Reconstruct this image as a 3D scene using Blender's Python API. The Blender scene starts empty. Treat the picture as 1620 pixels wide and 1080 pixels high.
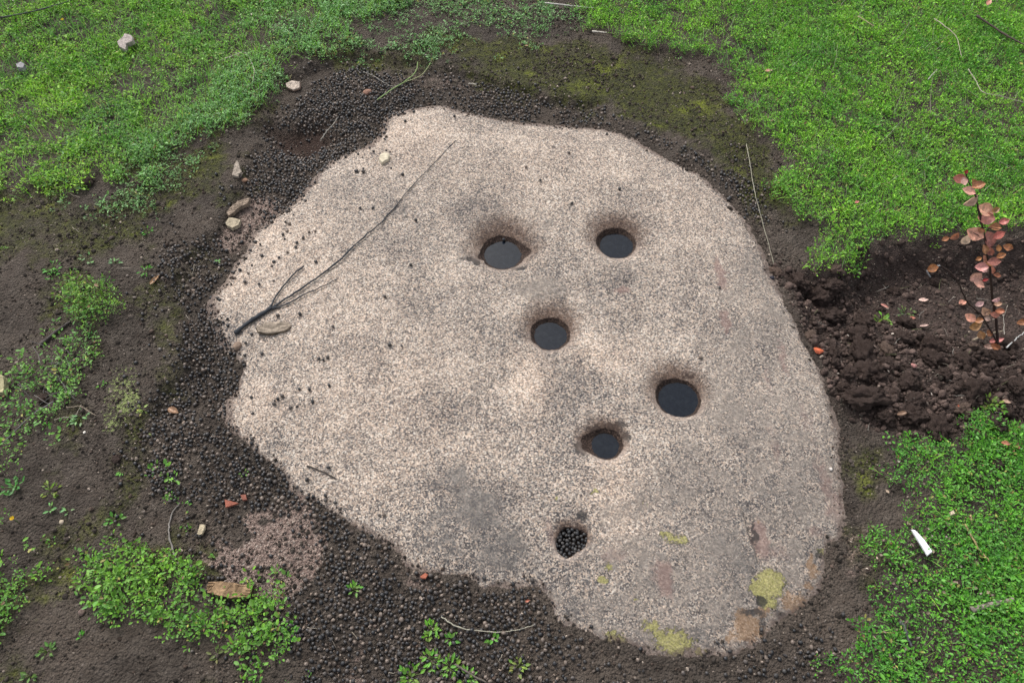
import bpy, math, random
import numpy as np
from mathutils import Vector, Matrix, noise as mnoise

R = math.radians
sc = bpy.context.scene
C = sc.collection
random.seed(7)
rng = np.random.default_rng(11)

# ------------------------------------------------------------------ camera, sky, sun, exposure
CAM_H, PITCH, FPX = 1.6, R(55), 1200.0          # eye height, look-down angle, focal length in photo pixels
cd = bpy.data.cameras.new('camera'); cam = bpy.data.objects.new('camera', cd); C.objects.link(cam)
cam.location = (0, 0, CAM_H); cam.rotation_euler = (math.pi/2 - PITCH, 0, 0)
cd.sensor_width = 36; cd.lens = FPX/1620*36; cd.clip_start = 0.02; cd.clip_end = 500
sc.camera = cam

SUN_EL, SUN_AZ = R(50), R(-32)                   # high, a little to the left beyond the boulder
w = bpy.data.worlds.new('World'); sc.world = w; w.use_nodes = True
nt = w.node_tree; bg = nt.nodes['Background']
sky = nt.nodes.new('ShaderNodeTexSky'); sky.sky_type = 'NISHITA'; sky.sun_disc = False
sky.sun_elevation = SUN_EL; sky.sun_rotation = SUN_AZ; sky.dust_density = 4; sky.air_density = 1.0
hs = nt.nodes.new('ShaderNodeHueSaturation'); hs.inputs['Saturation'].default_value = 0.30
nt.links.new(sky.outputs[0], hs.inputs['Color']); nt.links.new(hs.outputs[0], bg.inputs['Color'])
bg.inputs['Strength'].default_value = 0.14
sd = bpy.data.lights.new('sun', 'SUN'); sd.energy = 1.25; sd.angle = R(16); sd.color = (1, .965, .92)
so = bpy.data.objects.new('sun', sd); C.objects.link(so)
sv = Vector((math.sin(SUN_AZ)*math.cos(SUN_EL), math.cos(SUN_AZ)*math.cos(SUN_EL), math.sin(SUN_EL)))
so.rotation_euler = sv.to_track_quat('Z', 'Y').to_euler()
sc.view_settings.view_transform = 'Standard'; sc.view_settings.look = 'None'
sc.view_settings.exposure = 0.76; sc.view_settings.gamma = 1

# ------------------------------------------------------------------ pixel -> ground, noise, masks
sp, cp = math.sin(PITCH), math.cos(PITCH)
def at(px, py, z=0.0):
    px = np.asarray(px, float); py = np.asarray(py, float)
    dx = px - 810; dv = 540 - py
    dy = cp*FPX + sp*dv; dz = -sp*FPX + cp*dv
    t = (z - CAM_H)/dz
    return dx*t, dy*t
def ppm(px, py):                                 # photo pixels per metre at that ground point
    x, y = at(px, py); return FPX/float(y*cp + CAM_H*sp)

_perm = np.random.default_rng(3).permutation(256); _perm = np.concatenate([_perm, _perm])
_ga = np.random.default_rng(4).uniform(0, 2*np.pi, 256); _gx, _gy = np.cos(_ga), np.sin(_ga)
def pn(x, y, s=1.0, o=0):
    x = np.asarray(x, float)*s + 37.3*o + 500; y = np.asarray(y, float)*s + 91.7*o + 500
    xi = np.floor(x).astype(int); yi = np.floor(y).astype(int); xf = x - xi; yf = y - yi
    u = xf*xf*xf*(xf*(xf*6-15)+10); v = yf*yf*yf*(yf*(yf*6-15)+10)
    def g(a, b):
        h = _perm[(_perm[(xi+a) & 255] + yi + b) & 255]
        return _gx[h]*(xf-a) + _gy[h]*(yf-b)
    a = g(0,0); b = g(1,0); c = g(0,1); d = g(1,1)
    return ((a+(b-a)*u) + ((c+(d-c)*u) - (a+(b-a)*u))*v)*1.4
def fbm(x, y, s, o=0, n=4, g=0.55):
    r = 0; a = 1; t = 0
    for k in range(n):
        r = r + a*pn(x, y, s*2**k, o+k*7); t += a; a *= g
    return r/t
def ss(a, b, x):
    t = np.clip((x-a)/(b-a), 0, 1); return t*t*(3-2*t)

GX0, GX1, GY0, GY1, GS = -3.0, 3.0, -0.5, 4.6, 0.010
gxs = np.arange(GX0, GX1+GS, GS); gys = np.arange(GY0, GY1+GS, GS)
GXX, GYY = np.meshgrid(gxs, gys)
def sample(F, x, y):
    fx = np.clip((np.asarray(x, float)-GX0)/GS, 0, len(gxs)-1.001); fy = np.clip((np.asarray(y, float)-GY0)/GS, 0, len(gys)-1.001)
    i = fx.astype(int); j = fy.astype(int); a = fx-i; b = fy-j
    return (F[j,i]*(1-a)+F[j,i+1]*a)*(1-b) + (F[j+1,i]*(1-a)+F[j+1,i+1]*a)*b
def sdf(poly, z=0.0):                            # metres, positive inside; polygon in photo pixels on the ground
    p = np.array(poly, float); X, Y = at(p[:,0], p[:,1], z); n = len(X)
    d2 = np.full(GXX.shape, 1e9); ins = np.zeros(GXX.shape, bool)
    for k in range(n):
        ax, ay, bx, by = X[k], Y[k], X[(k+1)%n], Y[(k+1)%n]
        ex, ey = bx-ax, by-ay; L = ex*ex+ey*ey+1e-12
        t = np.clip(((GXX-ax)*ex + (GYY-ay)*ey)/L, 0, 1)
        d2 = np.minimum(d2, (GXX-ax-t*ex)**2 + (GYY-ay-t*ey)**2)
        if abs(ey) > 1e-12:
            ins ^= ((GYY > min(ay,by)) & (GYY <= max(ay,by)) & (GXX < ax + (GYY-ay)*ex/ey))
    return np.where(ins, 1, -1)*np.sqrt(d2)
NZ1 = fbm(GXX, GYY, 5, 50, 5, .62); NZ2 = fbm(GXX, GYY, 16, 60, 4, .65); NZ3 = fbm(GXX, GYY, 2.2, 70, 3)
def zone(poly, soft=.03, wig=.06, z=0.0):
    return ss(-soft, soft, sdf(poly, z) + wig*NZ1 + wig*.5*NZ2)
def mx(*a):
    r = a[0]
    for b in a[1:]: r = np.maximum(r, b)
    return r

ROCK = [(612,180),(640,172),(668,166),(700,163),(735,172),(790,185),(840,190),(900,192),(960,196),(1010,215),(1060,245),(1110,272),(1150,305),(1185,345),
 (1212,395),(1232,440),(1256,490),(1280,540),(1303,580),(1317,620),(1330,660),(1335,720),(1336,750),(1342,765),(1338,785),(1343,825),(1336,862),(1318,860),(1314,872),(1313,900),(1300,935),
 (1270,965),(1240,990),(1215,1017),(1180,1032),(1120,1040),(1070,1045),(1020,1035),(960,1015),(900,995),(872,985),(866,955),(850,935),(835,930),(800,937),(760,935),
 (740,920),(700,916),(640,895),(610,865),(560,838),(535,820),(490,795),(450,775),(436,742),(400,715),(375,690),(352,665),(345,640),(370,605),(377,572),(345,540),(340,515),(325,472),
 (355,440),(370,410),(390,385),(395,360),(430,340),(450,325),(470,305),(500,270),(520,250),(545,240),(580,225),(602,208)]
RSDF = sdf(ROCK, 0.012)
def rock_d(x, y):
    return sample(RSDF, x, y) + .010*fbm(x, y, 16, 5, 4, .65) + .006*fbm(x, y, 70, 8, 3, .7)

# vegetation / soil zones (photo pixels, running on past the frame)
B = 700
z_grass_tl = zone([(-B,-200),(640,-200),(645,0),(600,40),(560,62),(500,92),(455,110),(430,150),(395,165),(340,215),(300,225),(245,245),(190,290),(120,300),(60,300),(0,330),(-B,360)], .05, .16)
z_grass_tl_sparse = zone([(100,170),(340,190),(330,240),(310,270),(260,290),(250,330),(180,330),(120,320)], .05, .2)
z_grass_tc = zone([(480,-200),(900,-200),(900,10),(870,50),(800,65),(740,55),(705,85),(640,75),(560,85)], .08, .22)
z_grass_tr = zone([(860,-200),(2300,-200),(2300,380),(1620,372),(1560,368),(1500,372),(1440,385),(1400,380),(1352,412),(1335,432),(1290,432),(1270,405),(1300,372),(1250,345),(1228,310),(1245,262),(1212,220),(1180,200),(1150,160),(1160,128),(1110,92),(1000,72),(930,45)], .02, .07)
z_grass_br = zone([(1415,700),(1470,705),(1500,715),(1560,690),(1620,685),(2300,650),(2300,1300),(1290,1300),(1310,1080),(1340,1020),(1385,960),(1400,900),(1395,840),(1405,780)], .04, .10)
z_patch_clump = zone([(105,480),(125,450),(165,452),(195,480),(180,510),(140,520),(115,505)], .02, .04)
z_patch_left = zone([(-B,560),(20,590),(70,545),(115,530),(128,560),(110,600),(100,640),(80,700),(40,750),(-B,900)], .05, .14)
z_patch_edge = zone([(-B,760),(30,800),(55,880),(40,950),(10,990),(-B,1100)], .04, .12)
z_patch_main = zone([(140,880),(180,855),(215,862),(240,890),(280,900),(310,925),(320,960),(370,955),(420,975),(400,1010),(330,1005),(250,1012),(215,985),(160,965),(140,930)], .025, .07)
z_patch_bot = zone([(390,950),(425,965),(415,1000),(470,1000),(490,1040),(480,1090),(470,1250),(330,1250),(400,1060),(390,1010)], .03, .10)
z_patch_peb = zone([(230,770),(270,750),(310,770),(300,810),(240,805)], .03, .08)
z_moss = mx(zone([(650,40),(780,50),(880,60),(960,70),(1060,90),(1150,130),(1165,170),(1220,230),(1235,300),(1300,370),(1260,380),(1205,330),(1150,270),(1060,225),(990,190),(880,165),(760,130),(700,90)], .08, .18),
            .75*zone([(0,300),(90,280),(150,310),(180,340),(110,420),(0,440),(-B,430),(-B,330)], .08, .2), .8*zone([(540,80),(640,70),(720,110),(600,112),(520,110)], .06, .2),
            .85*zone([(1345,690),(1400,690),(1405,800),(1395,900),(1370,960),(1340,900),(1345,800)], .06, .15), .85*zone([(230,240),(390,200),(400,260),(370,320),(250,340)], .06, .2), .4*zone([(-200,780),(120,800),(150,900),(100,1300),(-300,1300)], .1, .3), .6*zone([(150,800),(220,790),(230,850),(150,870)], .05, .2), .6*zone([(60,640),(140,650),(110,760),(60,790)], .05, .2))
z_moss_b = zone([(320,880),(400,870),(470,885),(480,930),(400,930),(330,915)], .03, .1)
z_sand = mx(zone([(365,855),(395,810),(450,810),(510,850),(485,915),(430,930),(385,905)], .04, .16), .8*zone([(370,310),(430,300),(440,335),(395,360),(385,400),(350,380),(360,340)], .04, .09),
            .8*zone([(535,1020),(580,1010),(590,1090),(590,1200),(520,1200),(540,1060)], .03, .08), .8*zone([(620,895),(665,905),(670,930),(630,935)], .02, .06),
            .45*zone([(610,110),(700,105),(760,130),(700,150),(620,130)], .04, .1), .5*zone([(1360,810),(1390,850),(1380,920),(1330,970),(1300,960),(1318,880)], .03, .1))
z_dug = zone([(1222,425),(1275,428),(1320,425),(1345,405),(1400,385),(1500,372),(1620,370),(2300,380),(2300,640),(1620,680),(1560,690),(1500,700),(1420,690),(1360,680),(1330,650),(1308,600),(1280,545),(1255,490)], .03, .05)
D_DUG = sdf([(1222,425),(1275,430),(1320,428),(1345,405),(1400,385),(1500,372),(1620,370),(2300,380),(2300,640),(1620,680),(1500,700),(1420,690),(1360,680),(1330,650),(1308,600),(1280,545),(1255,490)])
z_clods = zone([(1240,445),(1290,440),(1345,430),(1390,475),(1450,510),(1540,540),(1700,560),(2300,560),(2300,640),(1620,680),(1500,692),(1420,690),(1360,678),(1330,648),(1300,595),(1270,530)], .03, .06)
z_chan = zone([(450,120),(560,85),(700,105),(850,150),(960,160),(700,300),(420,480),(345,540),(360,660),(240,650),(300,560),(270,450),(350,360),(380,290),(400,230),(420,190)], .016, .05)

PZ = []
def pz(poly, d, soft=.02, wig=.05): PZ.append(d*zone(poly, soft, wig))
pz([(490,118),(560,105),(640,120),(650,160),(612,182),(600,205),(540,236),(500,266),(470,300),(440,330),(400,340),(398,300),(388,265),(412,220),(450,170)], .95)
pz([(640,125),(700,105),(760,130),(850,145),(960,165),(1000,195),(960,193),(840,190),(790,184),(735,170),(700,162),(640,170)], .42)
pz([(980,190),(1060,222),(1130,262),(1200,308),(1205,345),(1180,345),(1150,305),(1110,272),(1060,245),(1010,214)], .42)
pz([(260,390),(390,370),(370,410),(350,445),(325,470),(290,480),(250,440)], .5)
pz([(290,470),(330,475),(345,515),(350,540),(380,572),(372,602),(345,640),(290,640),(270,600),(295,540)], .9)
pz([(240,620),(345,640),(356,667),(400,715),(440,738),(452,777),(500,800),(450,830),(380,800),(330,790),(240,790),(235,700)], .95)
pz([(450,780),(500,798),(560,838),(610,865),(645,897),(700,920),(760,937),(820,937),(853,938),(870,988),(905,1000),(880,1040),(860,1090),(860,1300),(400,1300),(480,1090),(430,1000),(480,930),(500,860),(450,820)], .95)
pz([(320,790),(450,820),(500,860),(480,930),(430,1000),(350,990),(300,900)], .3)
pz([(880,995),(960,1018),(1070,1050),(1180,1035),(1250,990),(1340,970),(1320,1090),(1320,1300),(860,1300),(870,1060)], .36)
pz([(398,345),(470,305),(520,255),(620,185),(690,172),(560,300),(450,420),(400,480),(420,560),(400,620),(500,640),(400,700),(350,660),(375,580),(330,480)], .055)
_p = mx(*PZ); _q = _p.copy()
for _a in range(-3, 4):
    for _b in range(-3, 4): _q = np.maximum(_q, np.roll(np.roll(_p, _a, 0), _b, 1))
_spill = np.where((RSDF > -.03) & (RSDF < .05), _q*.55*np.clip(1-RSDF/.05, 0, 1)*np.where(GXX < -.3, 1, .25), 0)
_w = _p.copy()
for _a in range(-8, 9, 2):
    for _b in range(-8, 9, 2): _w = np.maximum(_w, np.roll(np.roll(_p, _a, 0), _b, 1))
Z_PEL = mx(_p, _spill, np.where(RSDF < -.01, _w*.16*np.clip(.4+1.6*NZ2, 0, 1), 0))*(1-.85*z_sand)*(1-.8*zone([(430,195),(510,190),(525,215),(480,235),(430,225)], .02, .03))
z_pitred = zone([(425,195),(520,185),(530,215),(480,245),(430,228)], .04, .04)

# ------------------------------------------------------------------ mortar holes in the rock
def hole_at(px, py): x, y = at(px, py, .030); return float(x), float(y)
HOLES = []     # rim centre, rim radius, flare width, flare depth, water drop
for (px, py, rp, fl, fd, wd) in [(795,391,38,.075,.016,.012),(976,376.5,31.5,.060,.012,.012),(871.3,522,31.8,.055,.011,.012),(1075,624,36,.050,.010,.012),(959,698,30,.038,.008,.012)]:
    x, y = hole_at(px, py); HOLES.append((x, y, rp/ppm(px,py)*1.0, fl, fd, wd))
h6 = np.array([hole_at(780+a/6.75, 780+b/6.75) for a, b in [(760,345),(870,360),(1008,412),(995,530),(890,605),(800,665),(745,645),(675,510),(700,425)]])
h6c = h6.mean(0); h6a = np.arctan2(h6[:,1]-h6c[1], h6[:,0]-h6c[0]); _o = np.argsort(h6a); h6a = h6a[_o]; h6r = np.hypot(*(h6-h6c).T)[_o]
SW = [.0165, .0105, .0105, .0085, .0125]      # width of the sloping wall above the water
def rim_r(i, x, y):
    if i < 5:
        X, Y, r0 = HOLES[i][:3]; a = np.arctan2(y-Y, x-X)
        e = .05*pn(np.cos(a)*1.6+i*5, np.sin(a)*1.6, 1, 9) + .035*pn(np.cos(a)*5+i*5, np.sin(a)*5, 1, 10)
        if i == 4: e = e + .38*np.exp(-((np.abs(a)-math.pi+.2)/.38)**2) - .08
        if i == 0: e = e + .22*np.exp(-((a-.05)/.25)**2) + .16*np.exp(-((a+2.85)/.15)**2) - .06
        return np.hypot(x-X, y-Y), r0*(1+e)
    a = np.arctan2(y-h6c[1], x-h6c[0])
    rr = np.interp(a, np.concatenate([h6a-2*np.pi, h6a, h6a+2*np.pi]), np.tile(h6r, 3))
    return np.hypot(x-h6c[0], y-h6c[1]), rr

# ------------------------------------------------------------------ heights
yT = float(at(1450,385)[1]); yB = float(at(1450,640)[1])
def ground_base(x, y):
    return .016*fbm(x, y, 1.3, 1, 3) - .006
SCAR = tuple(float(q) for q in at(1192, 848, .030))
def ground_h(x, y):
    s = lambda F: sample(F, x, y)
    h = ground_base(x, y) + .009*fbm(x, y, 6, 2, 3) + .0045*fbm(x, y, 28, 3, 5, .72)
    h = h + .019*(1-s(z_chan)) - .012
    gr = s(mx(z_grass_tl, z_grass_tr, z_grass_br)); h = h + .012*gr
    dg = s(D_DUG); t = np.clip((y-yB)/(yT-yB), 0, 1.4)
    h = h - .085*ss(0, .11, dg + .02*fbm(x, y, 12, 4, 3))*ss(0, .8, t)
    du = s(z_dug); h = h + du*(.014*fbm(x, y, 9, 30, 4, .6) + s(z_clods)*(.035*fbm(x, y, 11, 31, 4, .6) + .014*np.abs(fbm(x, y, 30, 32, 3))))
    h = h - .035*s(z_pitred)
    return h
def under_rock(x, y, h):
    d = rock_d(x, y); return h - .30*ss(.012, .05, d)
def rock_top(x, y, d=None):
    if d is None: d = rock_d(x, y)
    g = ground_base(x, y)
    r = np.where(d > 0, .030*(1-np.exp(-np.maximum(d,0)/.09)), 1.3*d) + g + .004
    core = ss(0, .06, d)
    u_ = x - SCAR[0] + .15*(y - SCAR[1]) + .004*fbm(x, y, 40, 27, 3); v_ = (y - SCAR[1])/.062
    r = r - .013*np.exp(-v_**4)*np.where(u_ > 0, np.exp(-u_/.02), np.exp(-(u_/.004)**2))
    return r + core*(.008*fbm(x, y, 3.5, 20, 3) + .0035*fbm(x, y, 14, 21, 3) + .0020*fbm(x, y, 60, 22, 4, .7))
def rock_h(x, y):
    h = rock_top(x, y)
    for i in range(5):
        r, rr = rim_r(i, x, y); fl, fd = HOLES[i][3:5]; wl = HOLES[i][5]
        q = np.clip(1-(r-rr)/fl, 0, 1); s = np.maximum(rr-r, 0)
        rw = HOLES[i][2] - SW[i]; t = (rr - r)/np.maximum(rr - rw, .003)*(1 + .10*fbm(x, y, 60, 25, 3)); t = np.maximum(t, 0)
        h = h - fd*q*q - np.where(t < 1, HOLES[i][5]*t**.8, HOLES[i][5] + np.minimum((t-1)*.02, .05)) - .0022*(s > .001)*fbm(x, y, 130, 26, 2)
    r, rr = rim_r(5, x, y); s = np.maximum(rr-r, 0); q = np.clip(1-(r-rr)/.02, 0, 1)
    h = h - .003*q*q - .034*(1-np.exp(-s/.006))
    return h
def surf(x, y):
    x = np.asarray(x, float); y = np.asarray(y, float)
    return np.maximum(np.where(rock_d(x, y) > -.03, rock_h(x, y), -9), under_rock(x, y, ground_h(x, y)))
def P(px, py, dz=0.0):                           # point on the ground or rock seen at that photo pixel, dz above it
    z = 0.02
    for _ in range(5):
        x, y = at(px, py, z); z = float(surf(x, y)) + dz
    return Vector((float(x), float(y), z))

# ------------------------------------------------------------------ object helpers
def link(o, parent=None):
    C.objects.link(o)
    if parent: o.parent = parent
    return o
def mesh(name, V, F, mat, smooth=True, attrs=None, cols=None):
    me = bpy.data.meshes.new(name)
    V = np.asarray(V, np.float32); F = np.asarray(F, np.int32)
    if F.ndim == 2:
        k = F.shape[1]; me.vertices.add(len(V)); me.vertices.foreach_set('co', V.ravel())
        me.loops.add(F.size); me.loops.foreach_set('vertex_index', F.ravel())
        me.polygons.add(len(F)); me.polygons.foreach_set('loop_start', np.arange(0, F.size, k, dtype=np.int32))
        me.polygons.foreach_set('use_smooth', np.full(len(F), smooth))
    for n, a in (attrs or {}).items():
        at_ = me.attributes.new(n, 'FLOAT', 'POINT'); at_.data.foreach_set('value', np.asarray(a, np.float32))
    if cols is not None:
        c = np.ones((len(V), 4), np.float32); c[:, :3] = cols
        at_ = me.attributes.new('tint', 'FLOAT_COLOR', 'POINT'); at_.data.foreach_set('color', c.ravel())
    me.materials.append(mat); me.update(calc_edges=True); me.validate()
    return me
def pmesh(name, V, F, mat, smooth=True, cols=None):    # mixed polygons
    me = bpy.data.meshes.new(name); me.from_pydata([tuple(v) for v in V], [], F)
    me.polygons.foreach_set('use_smooth', [smooth]*len(me.polygons))
    if cols is not None:
        c = np.ones((len(V), 4), np.float32); c[:, :3] = cols
        at_ = me.attributes.new('tint', 'FLOAT_COLOR', 'POINT'); at_.data.foreach_set('color', c.ravel())
    me.materials.append(mat); me.update(); return me
def tag(o, label=None, cat=None, group=None, kind=None):
    if label: o['label'] = label
    if cat: o['category'] = cat
    if group: o['group'] = group
    if kind: o['kind'] = kind
    return o
def obj(name, me, parent=None, loc=(0,0,0), rot=(0,0,0), scale=(1,1,1)):
    o = bpy.data.objects.new(name, me); o.location = loc; o.rotation_euler = rot; o.scale = scale
    return link(o, parent)

# ------------------------------------------------------------------ material helpers
class NT:
    def __init__(s, name):
        s.m = bpy.data.materials.new(name); s.m.use_nodes = True; s.t = s.m.node_tree; s.t.nodes.clear()
        s.out = s.n('ShaderNodeOutputMaterial'); s.b = s.n('ShaderNodeBsdfPrincipled'); s.l(s.b.outputs[0], s.out.inputs[0])
        s.co = s.n('ShaderNodeTexCoord').outputs['Object']
    def n(s, t, **k):
        x = s.t.nodes.new(t)
        for a, v in k.items(): setattr(x, a, v)
        return x
    def l(s, a, b): s.t.links.new(a, b)
    def put(s, sock, v):
        if hasattr(v, 'node'): s.l(v, sock)
        elif isinstance(v, (tuple, list)) and len(v) == 3: sock.default_value = (*v, 1) if sock.type == 'RGBA' else v
        else: sock.default_value = v
    def noise(s, scale, detail=4, rough=.6, co=None, dist=0, col=False):
        x = s.n('ShaderNodeTexNoise'); x.inputs['Scale'].default_value = scale; x.inputs['Detail'].default_value = detail
        x.inputs['Roughness'].default_value = rough; x.inputs['Distortion'].default_value = dist; s.l(co or s.co, x.inputs['Vector'])
        return x.outputs['Color' if col else 'Fac']
    def vor(s, scale, out='Color', feature='F1', co=None):
        x = s.n('ShaderNodeTexVoronoi', feature=feature); x.inputs['Scale'].default_value = scale; s.l(co or s.co, x.inputs['Vector'])
        return x.outputs[out]
    def math(s, op, a, b=0.0, c=0.0, clamp=False):
        x = s.n('ShaderNodeMath', operation=op, use_clamp=clamp); s.put(x.inputs[0], a); s.put(x.inputs[1], b)
        if op in ('MULTIPLY_ADD',): s.put(x.inputs[2], c)
        return x.outputs[0]
    def rng(s, v, a, b, c=0.0, d=1.0):
        x = s.n('ShaderNodeMapRange', interpolation_type='SMOOTHSTEP'); s.put(x.inputs[0], v)
        for i, q in enumerate((a, b, c, d)): s.put(x.inputs[i+1], q)
        return x.outputs[0]
    def mix(s, f, a, b, mode='MIX'):
        x = s.n('ShaderNodeMix', data_type='RGBA', blend_type=mode); s.put(x.inputs[0], f); s.put(x.inputs[6], a); s.put(x.inputs[7], b); return x.outputs[2]
    def ramp(s, v, stops, interp='LINEAR'):
        x = s.n('ShaderNodeValToRGB'); x.color_ramp.interpolation = interp; e = x.color_ramp.elements
        while len(e) < len(stops): e.new(.5)
        for q, (p, c) in zip(e, stops): q.position = p; q.color = (*c, 1) if len(c) == 3 else c
        s.l(v, x.inputs[0]); return x.outputs[0]
    def attr(s, name, col=False):
        x = s.n('ShaderNodeAttribute', attribute_name=name); return x.outputs['Color' if col else 'Fac']
    def bump(s, h, strength, dist, normal=None):
        x = s.n('ShaderNodeBump'); x.inputs['Strength'].default_value = strength; x.inputs['Distance'].default_value = dist; s.l(h, x.inputs['Height'])
        if normal: s.l(normal, x.inputs['Normal'])
        return x.outputs[0]
    def set(s, col=None, rough=None, nor=None, spec=None):
        if col is not None: s.put(s.b.inputs['Base Color'], col)
        if rough is not None: s.put(s.b.inputs['Roughness'], rough)
        if nor is not None: s.l(nor, s.b.inputs['Normal'])
        if spec is not None: s.b.inputs['Specular IOR Level'].default_value = spec
        return s.m
def edge(n, a, nz, lo=.42, hi=.58, k=.8):        # mask = attribute broken up by noise
    return n.rng(n.math('ADD', a, n.math('MULTIPLY', n.math('SUBTRACT', nz, .5), k)), lo, hi)

# soil
n = NT('soil')
big = n.noise(3.5, 5); mid = n.noise(26, 6, .7); fine = n.noise(170, 4, .7); crumb = n.vor(120, 'Distance'); crumb2 = n.vor(320, 'Color')
soil = n.mix(n.rng(big, .40, .60), (.040,.031,.0245), (.090,.070,.055))
soil = n.mix(n.rng(mid, .3, .75, 0, .7), soil, (.125,.104,.086))
dug = n.mix(n.rng(mid, .3, .7), (.038,.026,.022), (.098,.069,.058))
c = n.mix(n.attr('dug'), soil, dug)
mossc = n.mix(n.rng(n.noise(60, 5, .7), .35, .7), (.036,.040,.016), (.092,.098,.020))
mossc = n.mix(n.rng(n.noise(9, 4, .6), .55, .72), mossc, (.16,.19,.018))
mm = n.rng(n.math('ADD', n.attr('moss'), n.math('MULTIPLY', n.math('SUBTRACT', n.noise(11, 9, .75), .5), 2.0)), .30, 1.05)
c = n.mix(n.math('MULTIPLY', mm, .95), c, mossc)
sandc = n.ramp(crumb2, [(0,(.09,.068,.058)),(.4,(.22,.155,.13)),(.75,(.33,.25,.21)),(1,(.50,.43,.37))])
sm = edge(n, n.attr('sand'), n.noise(60, 5, .7), .38, .72, .9)
c = n.mix(sm, c, sandc)
lich = edge(n, n.attr('lich'), n.noise(120, 5, .75), .58, .70, 1.5)
c = n.mix(lich, c, (.25,.30,.11))
c = n.mix(n.attr('red'), c, (.035,.016,.011))
spk = n.math('GREATER_THAN', n.vor(260, 'Color'), .90)
c = n.mix(n.math('MULTIPLY', spk, n.rng(n.noise(7, 3), .4, .65, .15, .8)), c, (.25,.21,.18))
c = n.mix(n.rng(fine, .3, .7, .0, .30), c, (.022,.017,.015))
h = n.math('ADD', n.math('MULTIPLY', mid, .75), n.math('ADD', n.math('MULTIPLY', fine, 1.0), n.math('ADD', n.math('MULTIPLY', crumb, -.8), n.math('MULTIPLY', n.vor(210, 'Distance'), -.7))))
M_soil = n.set(c, .95, n.bump(h, .9, .010), .25)

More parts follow.
